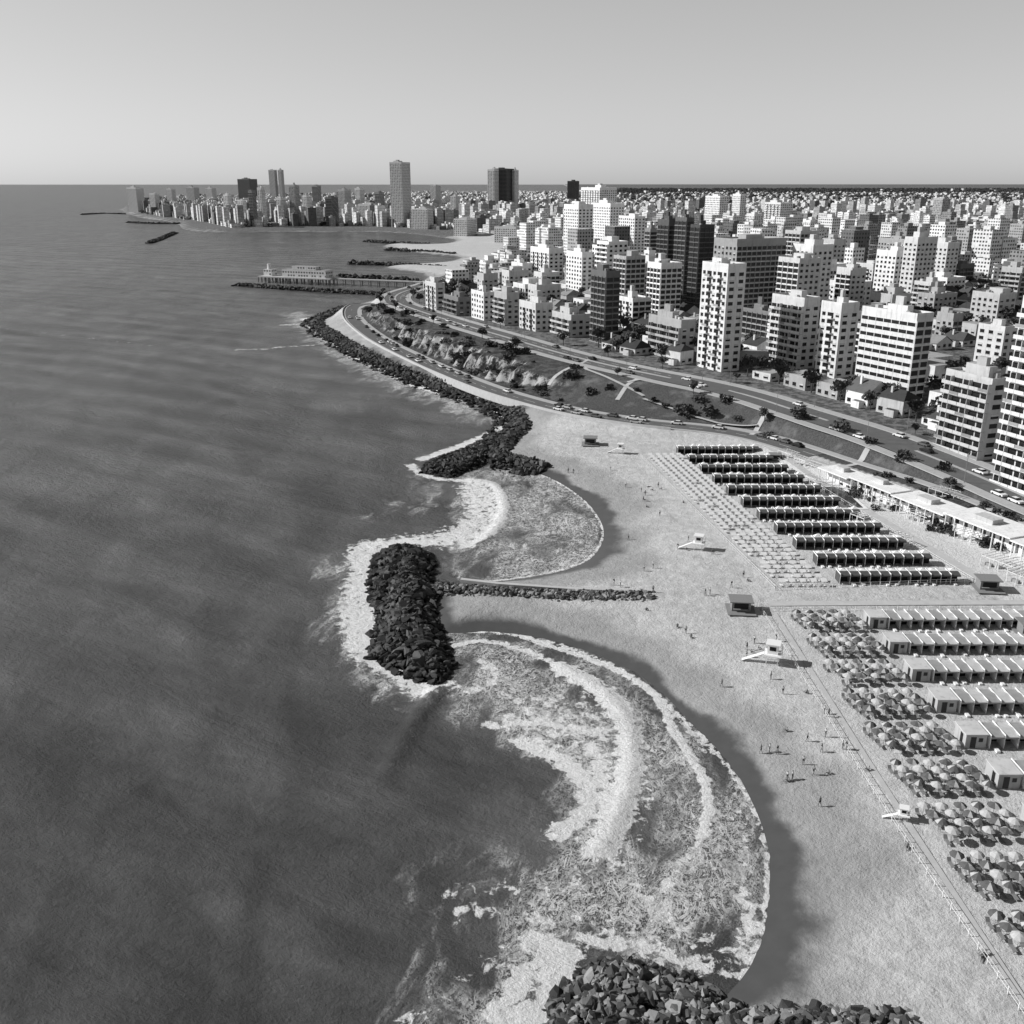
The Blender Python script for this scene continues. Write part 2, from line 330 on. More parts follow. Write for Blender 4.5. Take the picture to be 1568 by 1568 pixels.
B.l(B.bump(hh,.9,1.0),b.inputs['Normal'])
grid_obj('sea_water',xs,ys,Zs,dict(foam=foam,lace=lace),m)
# ---------------------------------------------------------------- strips (roads, paths)
def resample(p,step):
    out=[p[0]]
    for i in range(len(p)-1):
        a=Vector(p[i]); b_=Vector(p[i+1]); L_=(b_-a).length
        n=max(1,int(L_/step))
        for k in range(1,n+1): out.append(tuple(a.lerp(b_,k/n)))
    return out
def offset_pts(p,o):
    r=[]
    for i in range(len(p)):
        a=p[max(i-1,0)]; c=p[min(i+1,len(p)-1)]; dx=c[0]-a[0]; dy=c[1]-a[1]; l=math.hypot(dx,dy)+1e-9
        r.append((p[i][0]-dy/l*o,p[i][1]+dx/l*o))
    return r
def strip(name,p,o0,o1,h,mat,step=4,edge=0.0,dash=None):
    q=resample(p,step); a=offset_pts(q,o0); c=offset_pts(q,o1); mid=offset_pts(q,(o0+o1)/2)
    za=ground_z([t[0] for t in a],[t[1] for t in a]); zc=ground_z([t[0] for t in c],[t[1] for t in c]); zm=ground_z([t[0] for t in mid],[t[1] for t in mid])
    ac=Acc()
    for i in range(len(q)-1):
        if dash and i%dash: continue
        z=[max(za[i],zc[i],zm[i])+h,max(za[i+1],zc[i+1],zm[i+1])+h]
        ac.face([(a[i][0],a[i][1],z[0]),(c[i][0],c[i][1],z[0]),(c[i+1][0],c[i+1][1],z[1]),(a[i+1][0],a[i+1][1],z[1])],0)
        if edge:
            for s in (a,c): ac.face([(s[i][0],s[i][1],z[0]),(s[i+1][0],s[i+1][1],z[1]),(s[i+1][0],s[i+1][1],z[1]-edge),(s[i][0],s[i][1],z[0]-edge)],0)
    return ac.obj(name,[mat])
aven=[p for p in ave if p[1]<1500]
strip('avenue_road',aven,-7.5,7.5,.10,M_asph)
strip('avenue_median_kerb',aven,-.7,.7,.24,M_side,edge=.14)
strip('avenue_lane_marking',aven,-4.1,-3.9,.115,M_mark,dash=2); strip('avenue_lane_marking',aven,3.9,4.1,.115,M_mark,dash=2)
strip('avenue_pavement',aven,-11.5,-7.5,.24,M_side,edge=.3); strip('avenue_pavement',aven,7.5,11.5,.24,M_side,edge=.3)
lowr=[p for p in low if p[1]>0]
strip('coast_road',lowr[4:60],-4,4,.12,M_asph); strip('coast_promenade',lowr[4:],4.0,7.0,.26,M_side,edge=.4); strip('coast_promenade',lowr[4:],-5.5,-4.0,.26,M_side,edge=.4)
strip('coast_road_marking',lowr[4:60],-.08,.08,.135,M_mark,dash=2)
for pth in ([(905,552,12),(882,574,9),(950,608,6),(985,622,5.5)],[(1000,577,13),(965,592,10),(945,615,7)],[(880,574,9),(840,592,7)],[(1200,625,11),(1160,652,7),(1150,664,5.5)],[(1345,672,10),(1320,700,7),(1295,712,5.5)],[(1080,590,12),(1020,585,11),(960,600,8)],[(1200,640,10),(1260,665,8),(1330,690,7.5)],[(985,622,6),(1080,640,7),(1160,652,7)]):
    strip('garden_path',chaikin(GP(pth),1),-.9,.9,.14,M_conc,step=2)
q=resample(lowr[6:48],4); o_=offset_pts(q,-5.7); o2=offset_pts(q,-6.1)
zz_=ground_z([t[0] for t in q],[t[1] for t in q]); ac=Acc()
for i in range(len(q)-1):
    for aa in (o_,o2): ac.face([(aa[i][0],aa[i][1],zz_[i]-2.5),(aa[i+1][0],aa[i+1][1],zz_[i+1]-2.5),(aa[i+1][0],aa[i+1][1],zz_[i+1]+.95),(aa[i][0],aa[i][1],zz_[i]+.95)],0)
    ac.face([(o_[i][0],o_[i][1],zz_[i]+.95),(o_[i+1][0],o_[i+1][1],zz_[i+1]+.95),(o2[i+1][0],o2[i+1][1],zz_[i+1]+.95),(o2[i][0],o2[i][1],zz_[i]+.95)],0)
ac.obj('sea_wall',[M_conc])
# ---------------------------------------------------------------- buildings
BM=[M_wall,M_fac,M_glass,M_roof,M_side]
foot=[]
def nrm(v): l=math.hypot(*v); return (v[0]/l,v[1]/l)
def facade(ac,x,y,z,d,L,n,h,tone,style,fh=3.0):
    nf=max(1,int((h-.8)/fh)); bays=max(1,int(L/3.4)); bw=L/bays
    for i in range(nf):
        z0=z+i*fh+.35
        for j in range(bays):
            s=j*bw; 
            if style=='win' or (style=='mix' and j%2==0):
                ww=bw*.5; ox=s+bw*.25
                ac.box(x+d[0]*ox,y+d[1]*ox,z0+.75,d,ww,n,.04,1.45,2,.05)
                ac.box(x+d[0]*(ox-.1),y+d[1]*(ox-.1),z0+.6,d,ww+.2,n,.18,.12,0,min(.85,tone*1.1))
                if (i*7+j*3)%4==0: ac.box(x+d[0]*(ox+.02),y+d[1]*(ox+.02),z0+1.5,d,ww-.04,n,.07,.68,0,.55)
            elif style in('bal','mix'):
                ac.box(x+d[0]*(s+.25),y+d[1]*(s+.25),z0+.05,d,bw-.5,n,.04,2.2,2,.03)
                ac.box(x+d[0]*(s+.08),y+d[1]*(s+.08),z0-.12,d,bw-.16,n,1.35,.16,0,tone,bot=True)
                bx=x+d[0]*(s+.08)+n[0]*1.23; by=y+d[1]*(s+.08)+n[1]*1.23
                gl=((i*5+j*11)%7==0)
                ac.box(bx,by,z0+.04,d,bw-.16,n,.1,.95,0,tone*.5 if gl else min(.85,tone*1.05),bot=True)
                if j%2==0: ac.box(x+d[0]*s,y+d[1]*s,z0+.04,d,.16,n,1.3,2.6,0,tone)
            elif style=='dark':
                ac.box(x+d[0]*(s+.2),y+d[1]*(s+.2),z0+.5,d,bw-.4,n,.05,1.9,2,.02)
                ac.box(x+d[0]*(s),y+d[1]*(s),z0-.1,d,.3,n,.35,3.0,0,tone)
                if j==0: ac.box(x,y,z0-.25,d,L,n,.5,.22,0,min(.8,tone*2.6))
            elif style=='band':
                if j==0:
                    ac.box(x+d[0]*.4,y+d[1]*.4,z0+.8,d,L-.8,n,.05,1.3,2,.03)
                ac.box(x+d[0]*s,y+d[1]*s,z0+.75,d,.25,n,.12,1.45,0,tone)
def building(name,x,y,z,A,LA,Bd,LB,h,tone,style='bal',sstyle='win',detail=True,top=True):
    ac=Acc()
    ac.box(x,y,z-3,A,LA,Bd,LB,h+3,0,tone,mtop=3,ttop=random.uniform(.25,.5))
    nA=(-Bd[0],-Bd[1]); nB=(-A[0],-A[1])
    facade(ac,x,y,z,A,LA,nA,h,tone,style); facade(ac,x,y,z,Bd,LB,nB,h,tone,sstyle)
    xb,yb=x+A[0]*LA,y+A[1]*LA; facade(ac,xb,yb,z,Bd,LB,A,h,tone,'win')
    for (ox,oy,dd,LL,nn) in ((x,y,A,LA,Bd),(x,y,Bd,LB,A),(x+A[0]*LA,y+A[1]*LA,Bd,LB,nB),(x+Bd[0]*LB,y+Bd[1]*LB,A,LA,nA)):
        ac.box(ox-.003*nn[0],oy-.003*nn[1],z+h-.002,dd,LL,nn,.25,.9,0,min(.85,tone*1.05))
    if top and h>10:
        k=random.uniform(.3,.5); px=random.uniform(.15,.5); py=random.uniform(.2,.45)
        ac.box(x+A[0]*LA*px+Bd[0]*LB*py,y+A[1]*LA*px+Bd[1]*LB*py,z+h,A,LA*k,Bd,LB*k,random.uniform(2.6,4),0,tone,mtop=3,ttop=.4)
        if random.random()<.55: ac.box(x+A[0]*LA*(px+.1)+Bd[0]*LB*(py+.05),y+A[1]*LA*(px+.1)+Bd[1]*LB*(py+.05),z+h+2.5,A,LA*k*.4,Bd,LB*k*.5,random.uniform(3,4.5),0,tone*.8)
        ac.cyl(x+A[0]*LA*.7+Bd[0]*LB*.7,y+A[1]*LA*.7+Bd[1]*LB*.7,z+h,z+h+6,.12,.05,5,0,.1)
        for _ in range(3):
            pa,pb=random.uniform(.08,.85),random.uniform(.08,.85); ac.box(x+A[0]*LA*pa+Bd[0]*LB*pb,y+A[1]*LA*pa+Bd[1]*LB*pb,z+h,A,random.uniform(1,2),Bd,random.uniform(1,1.8),random.uniform(.8,2),0,random.uniform(.2,.6))
    foot.append((x+A[0]*LA/2+Bd[0]*LB/2,y+A[1]*LA/2+Bd[1]*LB/2,math.hypot(LA,LB)/2))
    return ac.obj(name,BM)
def house(x0,y0,z,a,la,b_,lb,h,tone,rt=None):
    ac=Acc(); ac.box(x0,y0,z-2,a,la,b_,lb,h+2,0,tone,mtop=3,ttop=.35)
    facade(ac,x0,y0,z,a,la,(-b_[0],-b_[1]),h,tone,'win'); facade(ac,x0,y0,z,b_,lb,(-a[0],-a[1]),h,tone,'win')
    def q_(i,j,zq): return (x0+a[0]*i+b_[0]*j,y0+a[1]*i+b_[1]*j,zq)
    if rt is not None:
        zt=z+h; rh=random.uniform(2.5,4.2); e=.5; a1,b1=la+e,lb+e; mm=lb*.5; g0=random.choice([.0,.2]); 
        ac.face([q_(-e,-e,zt),q_(a1,-e,zt),q_(a1*(1-g0),mm,zt+rh),q_(la*g0-e*(g0==0),mm,zt+rh)],3,rt); ac.face([q_(-e,b1,zt),q_(a1,b1,zt),q_(a1*(1-g0),mm,zt+rh),q_(la*g0-e*(g0==0),mm,zt+rh)],3,rt)
        m0=3 if g0 else 0; t0=rt if g0 else tone; ee=e if g0 else 0
        ac.face([q_(-ee,-ee,zt),q_(la*g0,mm,zt+rh-.1),q_(-ee,lb+ee,zt)],m0,t0); ac.face([q_(la+ee,-ee,zt),q_(a1*(1-g0)-(0 if g0 else e),mm,zt+rh-.1),q_(la+ee,lb+ee,zt)],m0,t0)
        ac.box(*q_(la*.6,mm*.5,zt),a,.8,b_,.8,rh+1,0,tone)
        ac.box(*q_(la*.15,-2.6,z-1),a,la*.35,b_,2.597,3.6,0,tone,mtop=3,ttop=rt)
    ac.obj('house',BM)
def uparam(x,y,z,d,u):
    k=(u-784)/F
    den=d[0]-k*d[1]*CT; 
    return -(x-k*(y*CT+(H-z)*ST))/den
def hero(name,uL,uC,uR,vb,vt,tone,style='bal',ss='win',far=False):
    x,y,z=on(uC,vb,12)
    if far: A=nrm((-.93,.36))
    elif y<340: A=nrm((-.33,.94))
    else: A=nrm((-.44,.9))
    Bd=(A[1],-A[0]) 
    LA=min(max(uparam(x,y,z,A,uL),5),90); LB=min(max(uparam(x,y,z,Bd,uR),5),70)
    b=(vt-784)/F; zt=H-y*(ST+b*CT)/(CT-b*ST)
    return building(name,x,y,z,A,LA,Bd,LB,max(zt-z-.9,5),tone,style,ss)
HL=[('apartment_tower',1519,1592,1650,765,462,.66,'bal','win'),
('apartment_tower',1547,1600,1660,640,400,.5,'bal','win'),
('apartment_building',1432,1500,1524,706,580,.5,'bal','win'),
('hotel_building',1306,1387,1412,616,480,.7,'band','dark'),
('apartment_building',1174,1222,1246,566,456,.62,'bal','win'),
('apartment_building',1247,1277,1304,580,464,.68,'mix','win'),
('apartment_tower',1066,1104,1131,570,404,.7,'mix','win'),
('apartment_building',991,1040,1062,553,490,.38,'bal','win'),
('apartment_tower',903,925,946,528,415,.14,'dark','dark'),
('apartment_building',845,874,904,517,482,.5,'bal','win'),
('apartment_building',795,820,846,508,464,.6,'mix','win'),
('apartment_building',757,776,795,499,448,.42,'bal','win'),
('apartment_building',722,741,757,491,447,.75,'win','win'),
('apartment_building',680,702,722,484,455,.2,'bal','win'),
('apartment_building',652,668,682,475,433,.6,'mix','win'),
('apartment_tower',1001,1018,1030,470,336,.1,'dark','dark'),
('apartment_tower',1027,1044,1055,474,333,.12,'dark','dark'),
('apartment_tower',1050,1064,1086,480,344,.08,'dark','dark'),
('apartment_slab_building',1086,1120,1194,492,366,.34,'win','dark'),
('apartment_tower',862,884,906,412,313,.8,'win','win'),
('apartment_tower',904,932,953,400,311,.85,'win','win'),
('apartment_tower',888,916,942,378,287,.8,'mix','win'),
('apartment_tower',945,969,985,412,331,.78,'win','win'),
('apartment_tower',984,992,1003,440,350,.25,'dark','dark'),
('apartment_tower',1076,1098,1111,372,300,.8,'win','win'),
('apartment_tower',1118,1130,1139,356,297,.75,'win','win'),
('apartment_tower',1166,1190,1208,376,310,.7,'mix','win'),
('apartment_tower',1140,1152,1165,370,327,.75,'win','win'),
('apartment_tower',1424,1438,1450,348,304,.4,'win','win'),
('apartment_building',812,840,862,442,380,.78,'mix','win'),
('apartment_building',866,890,906,452,386,.82,'win','win'),
('apartment_building',905,940,962,455,378,.82,'win','win'),
('apartment_building',783,800,814,440,403,.78,'win','win'),
('apartment_building',948,975,1000,475,418,.78,'win','win'),
('apartment_building',1135,1180,1200,520,478,.2,'dark','win'),
('apartment_building',1210,1225,1240,470,403,.5,'win','dark'),
('apartment_building',1340,1380,1402,415,366,.38,'win','dark'),
('apartment_building',1488,1528,1545,420,368,.3,'win','dark'),
('apartment_building',1525,1556,1575,470,410,.45,'bal','dark'),
('apartment_building',1255,1300,1330,478,432,.75,'mix','win'),
('apartment_building',1395,1420,1440,475,432,.6,'bal','win'),
('apartment_building',1430,1455,1470,520,480,.4,'win','dark'),
('apartment_building',1490,1530,1550,560,500,.65,'win','win'),
]
for h in HL: hero(*h)
for h in [('skyscraper_tower',600,618,631,354,248,.6,'win','win'),('skyscraper_tower',747,757,764,336,259,.7,'win','win'),('skyscraper_tower',756,776,787,335,258,.07,'dark','dark'),('skyscraper_tower',783,788,794,334,260,.7,'win','win'),
 ('apartment_tower',415,424,428,316,260,.5,'win','win'),('apartment_tower',429,434,438,316,260,.5,'win','win'),('apartment_tower',367,385,397,318,274,.2,'dark','dark'),('apartment_tower',198,212,224,325,287,.7,'win','win'),
 ('apartment_tower',258,266,272,325,289,.6,'win','win'),('apartment_tower',288,300,308,322,287,.5,'win','win'),('apartment_tower',868,878,886,325,277,.08,'dark','dark'),('casino_building',757,790,800,372,347,.6,'win','win'),
 ('apartment_tower',318,327,334,322,288,.6,'win','win'),('apartment_tower',345,352,358,340,298,.8,'win','win'),('apartment_tower',398,404,410,345,287,.7,'win','win'),('apartment_tower',446,455,462,346,284,.4,'win','win'),('apartment_tower',465,472,480,345,300,.8,'win','win'),('apartment_tower',520,530,540,340,290,.5,'win','win'),('apartment_tower',660,668,676,330,284,.6,'win','win'),
 ('apartment_tower',480,488,494,330,284,.3,'dark','win'),('apartment_tower',545,553,560,335,288,.7,'win','win'),('apartment_tower',575,582,590,340,294,.3,'dark','win'),('apartment_tower',232,240,247,328,296,.7,'win','win'),('apartment_tower',384,390,396,347,292,.25,'dark','win'),('apartment_tower',425,433,441,346,303,.75,'win','win'),('apartment_tower',690,698,705,340,300,.7,'win','win'),
 ('hotel_building',630,655,664,352,320,.7,'win','win'),('apartment_tower',500,510,520,348,302,.15,'dark','win'),('apartment_tower',366,374,380,344,306,.8,'win','win'),('apartment_tower',550,570,578,345,312,.7,'win','win'),('hotel_building',695,715,730,362,335,.7,'win','win')]:
    hero(*h,far=True)
gA=nrm((-.44,.9)); gB=(gA[1],-gA[0])
trees=[]
qh=resample([p for p in ave if 150<p[1]<760],1.0)
test=offset_pts(qh,-20)[len(qh)//2]; isin=bool(inside(np.array([test[0]]),np.array([test[1]]),city)[0])
for off,stp_,pr in ((-25,15,.97),(-43,17,.9)):
    oh=offset_pts(qh,off if isin else -off)
    for i in range(4,len(oh)-4,stp_):
        if random.random()>pr: continue
        x,y=oh[i]; t=nrm((oh[i+2][0]-oh[i-2][0],oh[i+2][1]-oh[i-2][1]))
        if t[1]<0: t=(-t[0],-t[1])
        bb=(t[1],-t[0])
        if any((x+t[0]*5+bb[0]*5-fx)**2+(y+t[1]*5+bb[1]*5-fy)**2<(fr*.75+6)**2 for fx,fy,fr in foot): continue
        la,lb=random.uniform(9,12),random.uniform(8,12); z=gz(x,y)
        house(x,y,z,t,la,bb,lb,random.choice([3.4,5.6,6.2]),random.choice([.75,.65,.5,.4,.8]),random.choice([.04,.05,.07,.12,None]))
        foot.append((x+t[0]*la/2+bb[0]*lb/2,y+t[1]*la/2+bb[1]*lb/2,6))
        trees.append((x+t[0]*(la+2.5),y+t[1]*(la+2.5),z))
        if random.random()<.7: trees.append((x+t[0]*(la+2.5)+bb[0]*9,y+t[1]*(la+2.5)+bb[1]*9,z))
cells=[]
BL=108.; ST_=13.
for bi in range(-60,60):
    for bj in range(-10,75):
        cx=gA[0]*bi*BL+gB[0]*bj*BL; cy=gA[1]*bi*BL+gB[1]*bj*BL
        if cy<150 or cy>5600 or abs(cx)>.6*cy+200: continue
        for i in range(5):
            for j in range(5):
                cells.append((cx,cy,i,j,(0<i<4 and 0<j<4 and random.random()<.4)))
W=(BL-ST_)/5
cx=np.array([c[0]+gA[0]*(c[2]+.5)*W+gB[0]*(c[3]+.5)*W for c in cells]); cy=np.array([c[1]+gA[1]*(c[2]+.5)*W+gB[1]*(c[3]+.5)*W for c in cells])
zz,dcc,daa,dll,LL,CC,SS=ground_z(cx,cy,True)
ok=CC&(daa>18)&(dcc>30)&(np.abs(cx)<.57*cy+60)&(cy>200)
dist_acc=Acc(); hf=list(foot)
for k in np.nonzero(ok)[0]:
    c=cells[k]; x=cx[k]; y=cy[k]; z=float(zz[k])
    if y<1300 and any((x-fx)**2+(y-fy)**2<(fr+8)**2 for fx,fy,fr in hf): continue
    if c[4]: trees.append((x,y,z)); continue
    r=random.random(); ax_=x/y
    pt_=.10+.65*min(max((y-2200)/1500,0),1)*(1 if ax_>.05 else .2)
    if r<pt_: trees.append((x,y,z)); continue
    dav=daa[k]
    if dav<50 and y<640: h=random.uniform(6,9)
    else:
        tall=.24 if (y<1500 and ax_<.35) else (.10 if y<1600 else .04)
        if y>1800 and ax_<.06: tall=.42
        q=random.random()
        if q<tall: h=random.uniform(24,44 if y<2500 else 38)
        elif q<tall+.26: h=random.uniform(12,20)
        else: h=random.uniform(4,9)
        if y<520: h=min(h,random.uniform(9,26))
        if dav<110 and y<1100: h=min(h,random.uniform(8,20))
        if y>2800 and ax_>.06: h=min(h,18)
    la=W*random.uniform(.55,.98); lb=W*random.uniform(.55,.98)
    tone=random.choice([.82,.75,.65,.5,.7,.4,.28,.6,.15,.8])
    x0=x-gA[0]*la/2-gB[0]*lb/2; y0=y-gA[1]*la/2-gB[1]*lb/2
    if y<760:
        if h<10:
            house(x0,y0,z,gA,la*.8,gB,lb*.8,h*.7,tone,random.choice([.05,.08,.12,.25,None,None]))
            trees.append((x+gA[0]*8,y+gA[1]*8,z))
        else:
            building('apartment_building',x0,y0,z,gA,la,gB,lb,h,tone,random.choice(['bal','win','win','mix','win','dark']),random.choice(['win','win','dark']))
    else:
        dist_acc.box(x0,y0,z-2,gA,la,gB,lb,h+2,1,tone,mtop=3,ttop=random.choice([.5,.35,.15,.55,.08]))
        if random.random()<.7:
            s=random.uniform(.25,.5); dist_acc.box(x0+gA[0]*la*.3+gB[0]*lb*.3,y0+gA[1]*la*.3+gB[1]*lb*.3,z+h,gA,la*s,gB,lb*s,random.uniform(2,4),0,tone,mtop=3,ttop=.5)
        if h<11 and random.random()<.5:
            dist_acc.box(x0+gA[0]*la*.5,y0+gA[1]*la*.5,z+h,gA,la*.499,gB,lb*.7,3,1,tone*.9,mtop=3,ttop=.3)
        if random.random()<.6: trees.append((x+W*.5,y-W*.4,z))
for _ in range(420):
    y=random.uniform(5200,9500); x=random.uniform(.06*y+60,.58*y)
    s=random.uniform(10,24); h=random.uniform(3,10) if random.random()<.96 else random.uniform(15,26)
    dist_acc.box(x,y,float(np.interp(y,aY,aZ))+8,gA,s,gB,s,14+h,0,random.choice([.6,.4,.7]),mtop=3,ttop=.5)
dist_acc.obj('distant_city_buildings',BM)
# ---------------------------------------------------------------- vegetation
M_leaf,nt,b=newmat('foliage'); B=NB(nt); B.l(B.mix(B.noise(B.pos(),1.2,3),.03,.1),b.inputs['Base Color']); b.inputs['Roughness'].default_value=.8
M_bark=flat('bark',.08,.9)
def tree_mesh(name,seed,leaves=420,h=7.,r=3.2,trunk=True,ls=.55):
    rr=random.Random(seed); ac=Acc()
    if trunk:
        ac.cyl(0,0,-.5,h*.5,.28,.16,7,1)
        for k in range(5):
            a=k*1.26+rr.random(); ex,ey,ez=math.cos(a)*r*.6,math.sin(a)*r*.6,h*(.6+.25*rr.random())
            s=Vector((0,0,h*.38)); e=Vector((ex,ey,ez)); n=(e-s).normalized(); p=n.orthogonal().normalized(); q=n.cross(p)
            for t in range(4):
                c1=math.cos(t*1.57),math.sin(t*1.57); c2=math.cos((t+1)*1.57),math.sin((t+1)*1.57)
                f_=lambda o,c,w: tuple(o+p*c[0]*w+q*c[1]*w)
                ac.face([f_(s,c1,.12),f_(s,c2,.12),f_(e,c2,.04),f_(e,c1,.04)],1)
    cl=[(rr.uniform(-1,1)*r*.6,rr.uniform(-1,1)*r*.6,h*(.55+.38*rr.random()) if trunk else rr.uniform(.1,.6)*h,r*rr.uniform(.35,.6)) for _ in range(9)]
    for i in range(leaves):
        c=cl[i%9]; v=Vector((rr.gauss(0,1),rr.gauss(0,1),rr.gauss(0,1))).normalized()*c[3]*rr.uniform(.6,1.0)
        o=Vector((c[0],c[1],c[2]))+Vector((v.x,v.y,v.z*.75)); p=Vector((rr.gauss(0,1),rr.gauss(0,1),rr.gauss(0,1))).normalized(); q=p.orthogonal().normalized(); w=ls*rr.uniform(.6,1.3)
        ac.face([tuple(o+p*w),tuple(o+q*w*.6),tuple(o-p*w),tuple(o-q*w*.6)],0)
    return ac.mesh(name,[M_leaf,M_bark])
TM=[tree_mesh('tree_%d'%i,i) for i in range(4)]; SM=[tree_mesh('shrub_%d'%i,20+i,260,2.2,1.9,False,.35) for i in range(3)]
tmass=[]
for t in trees:
    if t[1]<760: link('broadleaf_tree',random.choice(TM),(t[0],t[1],t[2]),random.uniform(0,6),random.uniform(.8,1.5))
    else: tmass.append(t)
for _ in range(6000):
    y=2300+9500*random.random()**1.3; x=random.uniform(.07*y+30,.58*y); tmass.append((x,y,None))
for _ in range(700):
    y=random.uniform(1900,4200); x=random.uniform(-.38*y,.1*y); tmass.append((x,y,None))
for _ in range(900):
    y=random.uniform(800,2600); x=random.uniform(.0*y,.56*y); tmass.append((x,y,None))
tx=np.array([t[0] for t in tmass]); ty=np.array([t[1] for t in tmass]); tz,_,tda,_,_,tC,_=ground_z(tx,ty,True)
vs=[]
for x,y,z,c,dv in zip(tx,ty,tz,tC,tda):
    if not c or dv<14: continue
    k=30; R=random.uniform(4,7)*(1 if y<2600 else min(2.4,1+(y-2600)/2500))
    cen=rng.normal(size=(k,3)); cen/=np.linalg.norm(cen,axis=1)[:,None]; cen*=rng.uniform(.5,1,(k,1))*R; cen[:,2]=cen[:,2]*.5+R*.6
    o=rng.normal(size=(k,4,3)); 
    vs.append((cen[:,None,:]+o*R*.2+np.array([x,y,z])).reshape(-1,3))
vs=np.concatenate(vs); me=bpy.data.meshes.new('distant_tree_mass'); nq=len(vs)//4
me.vertices.add(len(vs)); me.vertices.foreach_set('co',vs.astype(np.float32).ravel()); me.loops.add(len(vs)); me.loops.foreach_set('vertex_index',np.arange(len(vs),dtype=np.int32)); me.polygons.add(nq); me.polygons.foreach_set('loop_start',np.arange(0,len(vs),4,dtype=np.int32)); me.update(calc_edges=True); me.materials.append(M_leaf); link('distant_tree_mass',me)
def put(name,me,u,v,z=3,rot=0,s=1.0,dz=0):
    x,y,z=on(u,v,z); return link(name,me,(x,y,z+dz),rot,s)
for (u,v,s) in [(1090,617,2.0),(1225,666,2.1),(1045,640,2.0),(1110,640,1.6),(1283,683,1.8),(1070,608,1.5),(905,612,1.4),(932,605,1.2),(1180,645,1.2),(1330,700,1.3),(1020,612,1.0),(1385,705,1.6),(1440,735,1.4),(1130,625,1.0),(1000,600,1.1),(975,618,.9)]:
    put('garden_bush',random.choice(SM),u,v,9,random.random()*6,s)
cpl=np.array(cliff_poly); n_=0
while n_<105:
    x=random.uniform(cpl[:,0].min(),cpl[:,0].max()); y=random.uniform(cpl[:,1].min(),cpl[:,1].max())
    zq,_,da_,dl_,_,_,s_=ground_z(np.array([x]),np.array([y]),True)
    if s_[0] and da_[0]>13 and dl_[0]>9 and inside(np.array([x]),np.array([y]),cliff_poly)[0]:
        s=random.choice([.6,.8,1,1.3,2.0]); link('cliff_shrub',random.choice(SM),(x,y,float(zq[0])-.2),random.random()*6,(s,s,s*.8)); n_+=1
for _ in range(60):
    u=random.uniform(1300,1568); v=random.uniform(735,800)+(u-1380)*.3
    put('garden_bush',random.choice(SM),u,v,5,random.random()*6,random.uniform(.6,1.2))
qa=resample(aven,4); acL=Acc(); acL.cyl(0,0,0,9,.11,.06,6,0); acL.box(-.05,-.05,8.9,(1,0),2.4,(0,1),.1,.1,0,bot=True); acL.box(1.7,-.15,8.8,(1,0),.8,(0,1),.3,.12,0,bot=True)
LM=acL.mesh('street_lamp',[M_mid])
oa=offset_pts(qa,8.4); ob=offset_pts(qa,-9.6)
for i in range(10,len(qa),8):
    if 200<qa[i][1]<800:
        for o_ in (oa,ob): link('street_lamp',LM,(o_[i][0],o_[i][1],gz(*o_[i])+.2),math.atan2(qa[i][1]-o_[i][1],qa[i][0]-o_[i][0]))
        for s_ in (-13.5,13.5):
            if random.random()<.6:
                p=offset_pts(qa,s_)[i]; link('street_tree',random.choice(TM),(p[0],p[1],gz(*p)),i,random.uniform(.5,.95))
# ---------------------------------------------------------------- rocks
def hull(seed):
    rr=np.random.default_rng(seed); bm=bmesh.new()
    p=rr.normal(size=(13,3)); p/=np.linalg.norm(p,axis=1)[:,None]; p*=np.array([1,.78,.6])*rr.uniform(.85,1.1,(13,1))
    for v in p: bm.verts.new(v)
    bmesh.ops.convex_hull(bm,input=bm.verts); 
    for v in [v for v in bm.verts if not v.link_faces]: bm.verts.remove(v)
    bmesh.ops.triangulate(bm,faces=bm.faces); bm.verts.index_update()
    r=(np.array([v.co[:] for v in bm.verts]),np.array([[v.index for v in f_.verts] for f_ in bm.faces])); bm.free(); return r
HU=[hull(i) for i in range(14)]
def rockmat(name,lo,hi):
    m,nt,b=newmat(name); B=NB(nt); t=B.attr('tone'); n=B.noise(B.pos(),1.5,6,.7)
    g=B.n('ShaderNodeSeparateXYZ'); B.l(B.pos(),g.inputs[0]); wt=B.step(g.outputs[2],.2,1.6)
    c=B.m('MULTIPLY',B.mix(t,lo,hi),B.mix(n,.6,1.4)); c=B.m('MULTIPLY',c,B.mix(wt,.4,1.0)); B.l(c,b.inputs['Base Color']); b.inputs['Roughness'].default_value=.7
    B.l(B.bump(B.noise(B.pos(),4,5,.7),.5,.15),b.inputs['Normal']); return m
RD=rockmat('dark_wet_rock',.01,.10); RM=rockmat('mixed_rock',.03,.32)
